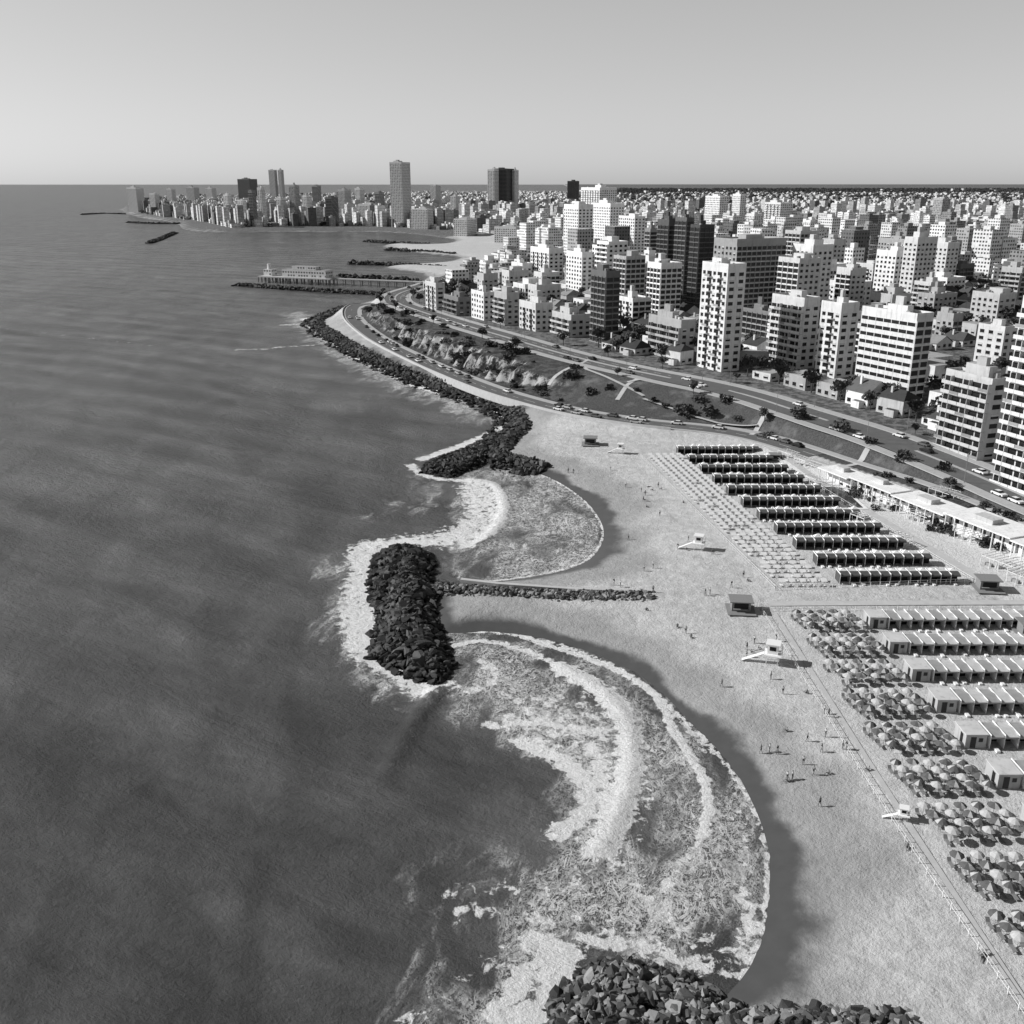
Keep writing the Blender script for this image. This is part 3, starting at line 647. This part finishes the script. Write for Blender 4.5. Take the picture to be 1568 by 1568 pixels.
def rocks(name,poly,hmax,s0,s1,dens,mat,slope_=.6,base=None):
    P=np.array(poly); mn=P.min(0); mx=P.max(0); n=int((mx[0]-mn[0])*(mx[1]-mn[1])*dens)
    x=rng.uniform(mn[0],mx[0],n); y=rng.uniform(mn[1],mx[1],n); k=inside(x,y,poly); x=x[k]; y=y[k]
    d=dist(x,y,poly,True); z=np.minimum(d*slope_,hmax)-.5
    if base is not None: z=z+np.maximum(ground_z(x,y),0)*base
    V=[];Fa=[];T=[];n0=0
    for i in range(len(x)):
        hv,hf_=HU[rng.integers(14)]; s=rng.uniform(s0,s1)*(1.35 if rng.random()<.12 else 1)
        R=Matrix.Rotation(rng.uniform(0,6.28),3,'Z')@Matrix.Rotation(rng.uniform(-.7,.7),3,'X')@Matrix.Rotation(rng.uniform(-.7,.7),3,'Y')
        V.append(hv@np.array(R).T*s+np.array([x[i],y[i],z[i]+rng.uniform(-.2,.35)])); Fa.append(hf_+n0); n0+=len(hv); T+=[rng.random()**1.5]*len(hf_)
    V=np.concatenate(V); Fa=np.concatenate(Fa); me=bpy.data.meshes.new(name); me.from_pydata(V.tolist(),[],Fa.tolist()); a=me.attributes.new('tone','FLOAT','FACE'); a.data.foreach_set('value',np.array(T,np.float32)); me.materials.append(mat); me.update(); link(name,me)
def buf(px,w,z=0): 
    p=GP(px,z); return offset_pts(p,w/2)+offset_pts(p,-w/2)[::-1]
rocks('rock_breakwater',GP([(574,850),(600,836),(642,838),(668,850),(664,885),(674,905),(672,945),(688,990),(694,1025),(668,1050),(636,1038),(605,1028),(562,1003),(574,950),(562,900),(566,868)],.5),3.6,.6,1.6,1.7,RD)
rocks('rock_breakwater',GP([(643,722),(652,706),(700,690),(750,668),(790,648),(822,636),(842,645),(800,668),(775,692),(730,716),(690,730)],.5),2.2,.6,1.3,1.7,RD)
gl_px=[(655,902),(700,910),(760,917),(870,925),(1015,930)]
rocks('rock_groin',buf(gl_px,8),1.5,.4,.95,2.8,RM,.7,.6)
rocks('rock_groin',GP([(815,1620),(832,1535),(868,1488),(915,1456),(965,1458),(1010,1474),(1078,1494),(1122,1526),(1180,1536),(1300,1546),(1400,1560),(1480,1640)],1),2.8,.5,1.15,3.2,RM,.55,.8)
cr=[p for p in coast if 300<p[1]<760 and -190<p[0]<20]
rocks('shore_rocks',offset_pts(cr,-3)+offset_pts(cr,8)[::-1],1.8,.8,2.0,1.1,RD,.5,.35)
rocks('shore_rocks',offset_pts(cr,-9)+offset_pts(cr,-2)[::-1],.7,.6,1.9,.22,RD,.3)
rocks('shore_rocks',offset_pts(cr,2)+offset_pts(cr,9)[::-1],.7,.6,1.9,.16,RD,.3,.3)
rocks('far_breakwater',buf([(360,437),(430,442),(520,448),(650,455)],9),2.6,1.2,2.4,.45,RD)
for g in ([(532,404),(610,407),(690,412)],[(592,383),(650,387),(700,391)],[(560,370),(600,373),(660,376)],[(228,373),(245,367),(268,357)],[(125,329),(160,327),(192,328)],[(195,341),(235,343),(278,343)],[(515,425),(580,428),(640,432)]):
    rocks('far_rock_groin',buf(g,12),3.0,1.8,3.4,.16,RD)
# narrow concrete path on the landward crest of the groin
sz=Acc(); wp=resample(GP(gl_px[1:]),3); off_=2.9
if offset_pts(wp,off_)[3][1]<wp[3][1]: off_=-off_
s_=1 if off_>0 else -1
a=offset_pts(wp,off_-.55*s_); c=offset_pts(wp,off_+.55*s_)
for i in range(len(wp)-1):
    sz.face([(a[i][0],a[i][1],2.75),(c[i][0],c[i][1],2.75),(c[i+1][0],c[i+1][1],2.75),(a[i+1][0],a[i+1][1],2.75)],0)
    for e in (a,c): sz.face([(e[i][0],e[i][1],2.75),(e[i+1][0],e[i+1][1],2.75),(e[i+1][0],e[i+1][1],1),(e[i][0],e[i][1],1)],0)
sz.obj('jetty_walkway',[M_conc])
# ---------------------------------------------------------------- fishing pier
ac=Acc(); x0,y0=gp(400,422,6); x1,y1=gp(655,432,6); d=nrm((x1-x0,y1-y0)); nn=(-d[1],d[0]); LL_=math.hypot(x1-x0,y1-y0)
ac.box(x0,y0,5.2,d,LL_,nn,6,.8,0,.4,bot=True)
for k in range(0,int(LL_),9):
    for w in (.6,5): ac.cyl(x0+d[0]*k+nn[0]*w,y0+d[1]*k+nn[1]*w,-3,5.2,.45,.45,6,0,.25)
ac.box(x0-nn[0]*6,y0-nn[1]*6,5.0,d,80,nn,20,1.03,0,.45,bot=True)
for k in range(0,80,8):
    for w in (-5,0,7,13): ac.cyl(x0+d[0]*k+nn[0]*w,y0+d[1]*k+nn[1]*w,-3,5.0,.5,.5,6,0,.2)
ac.box(x0+d[0]*26-nn[0]*3,y0+d[1]*26-nn[1]*3,6.03,d,48,nn,13,7,1,.6,mtop=3,ttop=.25)
ac.box(x0+d[0]*36-nn[0]*1,y0+d[1]*36-nn[1]*1,13.03,d,26,nn,9,3,1,.6,mtop=3,ttop=.3)
ac.box(x0+d[0]*3,y0+d[1]*3,6.03,d,9,nn,9,6,1,.7,mtop=3,ttop=.5); ac.cyl(x0+d[0]*7+nn[0]*4,y0+d[1]*7+nn[1]*4,12,17,2.2,1.6,8,0,.7)
ac.obj('fishing_club_pier',BM)
# ---------------------------------------------------------------- beach clubs
def tentrow(name,n,dark):
    ac=Acc(); w=2.3; dp=1.8 if dark else 2.3
    for i in range(n):
        x=i*w
        for (sgn) in (-1,1):
            y1=sgn*dp
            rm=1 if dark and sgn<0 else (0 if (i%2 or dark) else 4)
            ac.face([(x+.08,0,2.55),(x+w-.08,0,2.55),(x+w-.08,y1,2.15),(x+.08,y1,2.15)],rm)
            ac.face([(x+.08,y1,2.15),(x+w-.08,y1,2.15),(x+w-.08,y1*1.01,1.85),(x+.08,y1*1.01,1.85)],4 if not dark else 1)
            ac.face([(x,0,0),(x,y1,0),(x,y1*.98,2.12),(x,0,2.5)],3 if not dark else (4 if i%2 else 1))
            ac.box(x-.03,min(0,y1),2.3,(1,0),.09,(0,1),dp,.28,3)
        if dark and i%3!=1:
            hz=random.uniform(2.8,3.3)
            for q in ([(x+.3,.1,2.56),(x+w-.3,.1,2.56),(x+w/2,.8,hz)],[(x+.3,1.5,2.56),(x+w-.3,1.5,2.56),(x+w/2,.8,hz)],[(x+.3,.1,2.56),(x+.3,1.5,2.56),(x+w/2,.8,hz)],[(x+w-.3,.1,2.56),(x+w-.3,1.5,2.56),(x+w/2,.8,hz)]): ac.face(q,3)
        ac.box(x-.04,-dp,0,(1,0),.08,(0,1),.08,2.2,3); ac.box(x-.04,dp-.08,0,(1,0),.08,(0,1),.08,2.2,3)
        if random.random()<.6: ac.box(x+random.uniform(.3,1.2),-dp-random.uniform(.8,1.6),.0,(1,0),.6,(0,1),random.uniform(.6,1.5),.35,3)
    ac.face([(0,.0,0),(n*w,.0,0),(n*w,.0,2.5),(0,.0,2.5)],2)  # black centre sheet: shade inside the tents put into its colour
    return ac.mesh(name,[M_canvas,M_darkc,M_dark,M_white,M_canv2])
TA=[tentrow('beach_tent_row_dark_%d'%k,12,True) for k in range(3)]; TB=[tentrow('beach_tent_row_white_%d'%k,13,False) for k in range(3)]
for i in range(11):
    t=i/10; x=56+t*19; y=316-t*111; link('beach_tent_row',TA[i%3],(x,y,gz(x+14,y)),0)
M_ud=flat('umbrella_dark',.10,.8,.3,3); M_ul=flat('umbrella_light',.45,.8,.3,3)
def umb(ac,x,y,seed,r=1.0):
    rr=random.Random(seed); n=8; a0=rr.random()*3; h=2.25+rr.uniform(-.12,.12); lt=rr.random()<.35; r*=rr.uniform(.9,1.1)
    for k in range(n):
        a=a0+k*6.2832/n; b_=a0+(k+1)*6.2832/n; mm_=1 if (k%4==0 or lt) else 0
        ac.face([(x,y,h),(x+r*.55*math.cos(a),y+r*.55*math.sin(a),h-.22),(x+r*.55*math.cos(b_),y+r*.55*math.sin(b_),h-.22)],mm_)
        ac.face([(x+r*.55*math.cos(a),y+r*.55*math.sin(a),h-.22),(x+r*math.cos(a),y+r*math.sin(a),h-.55),(x+r*math.cos(b_),y+r*math.sin(b_),h-.55),(x+r*.55*math.cos(b_),y+r*.55*math.sin(b_),h-.22)],mm_)
    ac.cyl(x,y,0,h+.15,.03,.03,5,2)
    for s in (-1,1):
        if rr.random()<.3: continue
        cx_=x+s*.7; y_=y+rr.uniform(-.4,.4); ac.box(cx_-.28,y_-.9,.3,(1,0),.56,(0,1),1.2,.06,2,bot=True); ac.face([(cx_-.28,y_+.3,.33),(cx_+.28,y_+.3,.33),(cx_+.28,y_+.7,.8),(cx_-.28,y_+.7,.8)],2)
        for px,py in ((-.26,-.85),(.2,-.85),(-.26,.2),(.2,.2)): ac.box(cx_+px,y_+py,0,(1,0),.06,(0,1),.06,.3,2)
def ugroup(seed):
    ac=Acc()
    for j in range(4):
        for i in range(5): umb(ac,i*2.6+j*.5+random.uniform(-.12,.12),-j*1.95+random.uniform(-.15,.15),seed*100+i*10+j)
    return ac.mesh('beach_umbrella_group',[M_ud,M_ul,M_mid])
UG=[ugroup(1),ugroup(2),ugroup(3),ugroup(4)]
for i in range(10):
    y=185-i*11.05; link('beach_umbrella_group',UG[i%4],(59.9,y,gz(65,y)))
    link('beach_tent_row',TB[i%3],(77.5,y-3.0,gz(85,y)))
    c=Acc(); c.box(0,0,0,(1,0),3.4,(0,1),4.0,2.5,0,.42,mtop=0,ttop=.5); c.box(-.15,-.15,2.5,(1,0),3.7,(0,1),4.3,.15,0,.55,bot=True); c.box(.8,-.03,.1,(1,0),.9,(0,1),.03,2,2); c.box(2.1,-.03,1.2,(1,0),.7,(0,1),.03,.7,2); c.box(-.03,1,.1,(0,1),.9,(1,0),.03,2,2)
    o=c.obj('changing_cabin',BM); o.location=(73.6,y-5,gz(75,y))
M_cs=flat('sunshade_canvas',.7,.85,.2,1.2)
ac=Acc()
for k in range(40):
    t=k/39; y=311-t*108; x=45.5+t*15.2
    for i in range(5):
        if random.random()<.06: continue
        xx=x+i*2.4+random.uniform(-.1,.1); z=3.1
        ac.face([(xx,y,z+1.7),(xx+1.3,y,z+1.7),(xx+1.4,y-1.2,z+1.3),(xx-.1,y-1.2,z+1.3)],0)
        for px,py,hh_ in ((0,0,1.7),(1.3,0,1.7),(1.4,-1.2,1.3),(-.1,-1.2,1.3)): ac.box(xx+px,y+py-.03,z-.1,(1,0),.05,(0,1),.05,hh_+.1,0)
        ac.box(xx+.3,y-1.4,z+.25,(1,0),.7,(0,1),1.3,.08,0,bot=True)
ac.obj('beach_sunshade_rows',[M_cs])
def fence(name,p,h=1.1,st=2.2):
    q=resample(p,st); ac=Acc(); zz=ground_z([a[0] for a in q],[a[1] for a in q])
    for i in range(len(q)):
        ac.box(q[i][0]-.05,q[i][1]-.05,zz[i]-.2,(1,0),.1,(0,1),.1,h+.2,0)
        if i<len(q)-1:
            for r_ in (.5,1.0):
                a=q[i];c=q[i+1]
                ac.face([(a[0],a[1],zz[i]+r_*h-.04),(c[0],c[1],zz[i+1]+r_*h-.04),(c[0],c[1],zz[i+1]+r_*h+.03),(a[0],a[1],zz[i]+r_*h+.03)],0)
    ac.obj(name,[M_white])
fence('beach_fence',[(53.5,189),(55,120),(57,70)]); fence('beach_fence',[(53.5,189),(128,189)]); fence('beach_fence',[(43.2,312),(59.4,200)]); fence('beach_fence',[(59.4,200),(106,204)]); fence('beach_fence',[(106,204),(85,316)])
strip('beach_boardwalk',[(56.2,188),(57.9,70)],-.45,.45,.12,M_conc); strip('beach_boardwalk',[(56,192.5),(130,193)],-1.2,1.2,.12,M_conc); strip('beach_boardwalk',[(87.5,318),(109,205)],-1.3,1.3,.13,M_conc)
ac=Acc(); xa,ya=gp(1258,732,4); xb,yb=gp(1640,888,4); d=nrm((xb-xa,yb-ya)); nn=(-d[1],d[0])
for (s,l,w,h) in ((0,12,6,3.2),(14,16,5,4),(31,18,8,3.6),(50,20,9,4.4),(71,22,9,4)):
    bx=xa+d[0]*s; by=ya+d[1]*s; zb=max(gz(bx,by),4)
    ac.box(bx+nn[0]*1.5,by+nn[1]*1.5,zb-2,d,l,nn,w-1.5,h+2,1,.75)
    ac.box(bx-d[0]*.5-nn[0]*1.5,by-d[1]*.5-nn[1]*1.5,zb+h,d,l+1,nn,w+2.4,.35,0,.8,bot=True)
    ac.box(bx+d[0]*l*.3+nn[0]*2,by+d[1]*l*.3+nn[1]*2,zb+h+.35,d,l*.3,nn,w*.4,1.2,0,.5)
    for k in range(0,int(l),3): ac.cyl(bx+d[0]*k-nn[0]*.9,by+d[1]*k-nn[1]*.9,zb-2,zb+h,.16,.16,8,0,.8)
ac.obj('beach_club_pavilion',BM)
for (u,v,l,w) in ((1190,700,6,4),(1215,712,5,4),(1340,775,8,4),(1385,795,7,4),(1460,825,8,5),(1420,760,7,5),(1500,865,9,5),(1300,800,5,3),(1360,830,5,3),(1230,740,5,3),(1540,890,8,5)):
    x,y,z=on(u,v,4); ac=Acc(); n=int(l/1.2)
    for k in range(n+1): ac.box(k*1.2,0,2.6,(1,0),.12,(0,1),w,.15,0,.7,bot=True)
    for k in range(0,n+1,2):
        for yy in (0,w-.12): ac.box(k*1.2,yy,-1,(1,0),.12,(0,1),.12,3.6,0,.7)
    for yy in (0,w-.12): ac.box(0,yy,2.45,(1,0),l,(0,1),.12,.15,0,.7,bot=True)
    ac.box(.5,1,0,(1,0),1.8,(0,1),.8,.75,0,.3); ac.box(3,1.4,0,(1,0),.8,(0,1),1.8,.75,0,.6)
    o=ac.obj('beach_pergola',BM); o.location=(x,y,z); o.rotation_euler=(0,0,-1.1)
M_pool=flat('pool_water',.06,.08,spec=.5)
ac=Acc(); x,y,z=on(1262,762,3.5); ac.box(x-1,y-11,z-.3,(1,0),10,(0,1),22,.55,0,.6); ac.box(x,y-10,z+.2,(1,0),8,(0,1),20,.06,1,.1)
ac.obj('swimming_pool',[M_white,M_pool])
def lifeguard():
    ac=Acc()
    for x in (0,2.1):
        for y in (0,2.1): ac.box(x,y,-.3,(1,0),.14,(0,1),.14,2.5,0)
    ac.box(-.5,-.5,2.1,(1,0),3.3,(0,1),3.3,.14,0,bot=True)
    ac.box(.1,.3,2.24,(1,0),2.0,(0,1),1.9,2.0,0); ac.box(-.25,-.05,4.24,(1,0),2.7,(0,1),2.6,.14,0,bot=True)
    ac.box(.06,.6,3.0,(0,1),1.2,(1,0),.04,.9,1); ac.box(.5,.27,2.9,(1,0),1.2,(0,1),.03,.9,1)
    for (x,y) in ((-.45,-.45),(-.45,2.7),(2.7,-.45),(2.7,2.7)): ac.box(x,y,2.24,(1,0),.07,(0,1),.07,1.0,0)
    ac.box(-.45,-.45,3.2,(1,0),3.2,(0,1),.07,.07,0,bot=True); ac.box(2.7,-.45,3.2,(0,1),3.2,(1,0),.07,.07,0,bot=True)
    ac.face([(-.5,.2,2.2),(-.5,1.3,2.2),(-4.6,1.3,0),(-4.6,.2,0)],0)
    for yy in (.2,1.3): ac.face([(-.5,yy,3.2),(-.5,yy,3.1),(-4.6,yy,.9),(-4.6,yy,1.0)],0); ac.box(-4.6,yy,0,(1,0),.07,(0,1),.07,1,0)
    return ac.mesh('lifeguard_tower',[M_white,M_dark])
LG=lifeguard()
for (u,v,s) in ((1172,1018,1.0),(1062,843,.9),(1376,1258,.5),(945,695,.8)): put('lifeguard_tower',LG,u,v,3,-.35,s)
def kiosk():
    ac=Acc(); ac.box(0,0,0,(1,0),4,(0,1),3,2.6,0); ac.box(-.5,-.8,2.6,(1,0),5,(0,1),4.4,.18,1,bot=True); ac.box(.5,-.03,1,(1,0),3,(0,1),.03,1.2,2); ac.box(.3,-.5,.9,(1,0),3.4,(0,1),.5,.1,1,bot=True)
    ac.box(-1,-2,.25,(1,0),6,(0,1),6,.12,1); 
    return ac.mesh('beach_kiosk',[M_mid,M_mid,M_dark])
KM=kiosk()
for (u,v,s) in ((1120,938,1.0),(895,682,1.0),(1180,705,.8),(1500,905,1.0),(1565,975,1)): put('beach_kiosk',KM,u,v,3,-.1,s)
# ---------------------------------------------------------------- cars
def car(name,bodym):
    ac=Acc(); w=.88
    prof=[(-2.1,.35),(-2.15,.75),(-1.95,.92),(-1.1,.98),(1.0,.98),(2.0,.82),(2.15,.6),(2.1,.35)]
    n=len(prof)
    for s in (-1,1): ac.face([(p[0],s*w,p[1]) for p in prof],0)
    for i in range(n): a=prof[i];c=prof[(i+1)%n]; ac.face([(a[0],-w,a[1]),(c[0],-w,c[1]),(c[0],w,c[1]),(a[0],w,a[1])],0)
    lo_=[(-1.75,.93),(1.05,.975)]; hi_=[(-1.2,1.42),(.35,1.42)]; wi=.66
    ac.face([(hi_[0][0],-wi,1.42),(hi_[1][0],-wi,1.42),(hi_[1][0],wi,1.42),(hi_[0][0],wi,1.42)],0)
    ac.face([(lo_[0][0],-.8,.93),(hi_[0][0],-wi,1.42),(hi_[0][0],wi,1.42),(lo_[0][0],.8,.93)],1)
    ac.face([(lo_[1][0],-.8,.975),(hi_[1][0],-wi,1.42),(hi_[1][0],wi,1.42),(lo_[1][0],.8,.975)],1)
    for s in (-1,1): ac.face([(lo_[0][0],s*.8,.93),(lo_[1][0],s*.8,.975),(hi_[1][0],s*wi,1.42),(hi_[0][0],s*wi,1.42)],1)
    for x in (-1.35,1.35):
        for s in (-1,1):
            i=len(ac.V); k=12
            for j in range(k):
                c_=math.cos(j*6.283/k)*.33; s_=math.sin(j*6.283/k)*.33
                ac.V+=[(x+c_,s*.72,.33+s_),(x+c_,s*.91,.33+s_)]
            for j in range(k): q=(j+1)%k; ac.Fc.append((i+2*j,i+2*q,i+2*q+1,i+2*j+1)); ac.M.append(2); ac.T.append(0); ac.UV+=[(0,0)]*4
            ac.Fc.append(tuple(i+2*j+1 for j in range(k))); ac.M.append(2); ac.T.append(0); ac.UV+=[(0,0)]*k
    return ac.mesh(name,[bodym,M_glass,M_tyre])
CM=[car('car_white',flat('car_paint_white',.75,.3,spec=.5)),car('car_black',flat('car_paint_black',.02,.25,spec=.5)),car('car_silver',flat('car_paint_silver',.45,.3,spec=.5)),car('car_grey',flat('car_paint_grey',.12,.3,spec=.5))]
def cars_on(q,off,prob,dz,ymin=180,ymax=900):
    o=offset_pts(q,off)
    for i in range(2,len(o)-2):
        if ymin<o[i][1]<ymax and random.random()<prob:
            a=math.atan2(o[i+1][1]-o[i-1][1],o[i+1][0]-o[i-1][0])
            link('car',random.choice(CM+[CM[0]]),(o[i][0],o[i][1],gz(*o[i])+dz),a+(math.pi if off>0 else 0),1.05)
q6=resample(aven,6.2)
for off,p in ((2.4,.10),(-2.4,.10),(5.0,.05),(-6.4,.26),(6.4,.16)): cars_on(q6,off,p,.11)
q7=resample(lowr[4:60],5.6)
cars_on(q7,2.9,.42,.13,300,640); cars_on(q7,-2.0,.08,.13,300,640)
# ---------------------------------------------------------------- people
def person(name,J,mats):
    names=list(J.keys()); bones=[('pelvis','belly'),('belly','chest'),('chest','neck'),('neck','head'),('head','crown'),
     ('chest','shL'),('shL','elL'),('elL','haL'),('haL','fiL'),('chest','shR'),('shR','elR'),('elR','haR'),('haR','fiR'),('pelvis','hipL'),('hipL','knL'),('knL','anL'),('anL','toL'),('pelvis','hipR'),('hipR','knR'),('knR','anR'),('anR','toR')]
    rad=dict(pelvis=.15,belly=.13,chest=.16,neck=.06,head=.095,crown=.075,hip=.095,kn=.065,an=.042,to=.04,sh=.07,el=.045,ha=.032,fi=.025)
    me=bpy.data.meshes.new(name+'_src'); me.from_pydata([J[n] for n in names],[(names.index(a),names.index(b_)) for a,b_ in bones],[])
    o=bpy.data.objects.new(name+'_src',me); sc.collection.objects.link(o)
    o.modifiers.new('s','SKIN'); sv=me.skin_vertices[0].data
    for i,n in enumerate(names):
        r=rad.get(n) or rad.get(n[:-1]); sv[i].radius=(r,r); sv[i].use_root=(n=='pelvis')
    o.modifiers.new('ss','SUBSURF').levels=1
    dg=bpy.context.evaluated_depsgraph_get(); out=bpy.data.meshes.new_from_object(o.evaluated_get(dg)); out.name=name
    bpy.data.objects.remove(o)
    out.materials.clear()
    for m_ in mats: out.materials.append(m_)
    hz=Vector(J['head']); pz=Vector(J['pelvis']); ch=Vector(J['chest'])
    for p in out.polygons:
        c=p.center; p.use_smooth=True
        if (c-hz).length<.2: p.material_index=2 if (c-hz).dot(Vector(J['crown'])-hz)>0.004 else 0
        elif (c-pz).length<.24: p.material_index=1
        elif (c-ch).length<.26 and len(mats)>3: p.material_index=3
        else: p.material_index=0
    return out
def mk(off=0,lean=0,sp=.12,arm=.1):
    return dict(pelvis=(0,0,.95),belly=(0,lean*.3,1.12),chest=(0,lean*.7,1.36),neck=(0,lean,1.5),head=(0,lean+.01,1.6),crown=(0,lean+.01,1.68),
     shL=(-.19,lean*.9,1.42),elL=(-.25,lean-arm,1.14),haL=(-.24,lean-arm+.14,.9),fiL=(-.24,lean-arm+.17,.8),shR=(.19,lean*.9,1.42),elR=(.25,lean+arm,1.14),haR=(.24,lean+arm+.16,.92),fiR=(.24,lean+arm+.2,.83),
     hipL=(-.1,0,.88),knL=(-.11,sp,.5),anL=(-.11,sp*.9,.08),toL=(-.11,sp*.9+.16,.03),hipR=(.1,0,.88),knR=(.11,-sp*.3,.5),anR=(.11,-sp*1.8,.08),toR=(.11,-sp*1.8+.16,.03))
sit=dict(pelvis=(0,0,.14),belly=(0,-.05,.32),chest=(0,-.06,.55),neck=(0,-.02,.7),head=(0,0,.8),crown=(0,0,.88),shL=(-.19,-.06,.61),elL=(-.26,.02,.36),haL=(-.2,.22,.42),fiL=(-.18,.3,.44),shR=(.19,-.06,.61),elR=(.26,-.2,.34),haR=(.28,-.3,.08),fiR=(.28,-.34,.03),
     hipL=(-.1,.05,.13),knL=(-.14,.4,.42),anL=(-.13,.68,.06),toL=(-.13,.82,.03),hipR=(.1,.05,.13),knR=(.16,.42,.4),anR=(.15,.7,.06),toR=(.15,.84,.03))
lie={k:(v[0],v[2]-.9,.14+max(v[1],-.08)) for k,v in mk(0,0,.04,.02).items()}
PM=[person('person_walking',mk(0,.05,.16,.12),[M_skin,M_clothd,M_hair]),person('person_standing',mk(0,.0,.03,.03),[M_skin,M_clothd,M_hair,M_clothl]),person('person_strolling',mk(0,.04,.12,.08),[M_skin,M_clothl,M_hair,M_clothd]),person('person_sitting',sit,[M_skin,M_clothd,M_hair]),person('person_lying',lie,[M_skin,M_clothd,M_hair])]
ppl=[(870,724,1),(878,726,2),(962,827,0),(1143,1006,1),(1165,1154,0),(1178,1152,1),(1190,1155,2),(1207,1197,3),(1213,1194,1),(1105,1052,0),(1290,1147,1),(1296,1148,2),(1037,960,3),(1058,976,3),(1245,1187,0),(1302,1052,1),(1389,1298,3),(1504,1468,4),(1508,1462,3),(1087,910,1),(1080,912,2),(1262,1093,1),(1235,1062,3),(1268,1098,0),(950,899,1),(1000,907,0),(940,896,2),(1138,884,1),(1145,890,3),(1155,985,1),(1050,970,1),(990,935,3),(1205,1195,1),(1120,900,2),(1010,790,1),(985,768,0),(935,720,1),(1000,870,1),(1255,1235,0),(1205,1120,3),(1330,1180,3),(1180,1040,1)]
for (u,v,k) in ppl: put('person_on_beach',PM[k],u,v,2.5,random.uniform(0,6.28),1.03)
for _ in range(26):
    t=random.random(); x=random.uniform(46,54) if t<.5 else random.uniform(30,50); y=random.uniform(125,190) if t<.5 else random.uniform(205,300)
    k=random.choice([0,1,2,3,4]); z=gz(x,y)
    if z>1.2: link('person_on_beach',PM[k],(x,y,z),random.uniform(0,6.28),1)
# ---------------------------------------------------------------- light, sky, camera
el=math.radians(34); sd=Vector((-.985,.17,0)).normalized()
dirv=Vector((sd.x*math.cos(el),sd.y*math.cos(el),math.sin(el)))
sun=bpy.data.lights.new('sun','SUN'); sun.energy=5.0; sun.angle=math.radians(.5); sun.color=(1,1,1)
so=link('sun',sun,(-200,0,300)); so.rotation_euler=dirv.to_track_quat('Z','Y').to_euler()
w=bpy.data.worlds.new('World'); sc.world=w; w.use_nodes=True; nt=w.node_tree; B=NB(nt); bg=nt.nodes['Background']
sk=B.n('ShaderNodeTexSky',sky_type='NISHITA'); sk.sun_disc=False; sk.sun_elevation=el; sk.sun_rotation=math.atan2(sd.x,sd.y); sk.altitude=90; sk.dust_density=.9; sk.air_density=1.0
cs=B.n('ShaderNodeSeparateColor'); B.l(sk.outputs[0],cs.inputs[0])
g=B.m('ADD',B.m('MULTIPLY',cs.outputs[0],.7),B.m('MULTIPLY',cs.outputs[1],.3))
g=B.m('MULTIPLY',B.m('POWER',g,.52),2.72)
tc=B.n('ShaderNodeTexCoord'); sp=B.n('ShaderNodeSeparateXYZ'); B.l(tc.outputs['Generated'],sp.inputs[0])
g=B.m('MULTIPLY',g,B.mix(B.step(sp.outputs[2],.14,.6),1.0,.3))
B.l(g,bg.inputs['Color']); bg.inputs['Strength'].default_value=.1
cam=bpy.data.cameras.new('camera'); co=link('camera',cam,(0,0,H)); cam.sensor_width=36; cam.lens=36*F/1568; cam.clip_end=200000; cam.clip_start=1
co.rotation_euler=(math.pi/2-TH,0,0); sc.camera=co
sc.view_settings.view_transform='Standard'; sc.view_settings.look='None'; sc.view_settings.exposure=0
print('objects',len(bpy.data.objects))
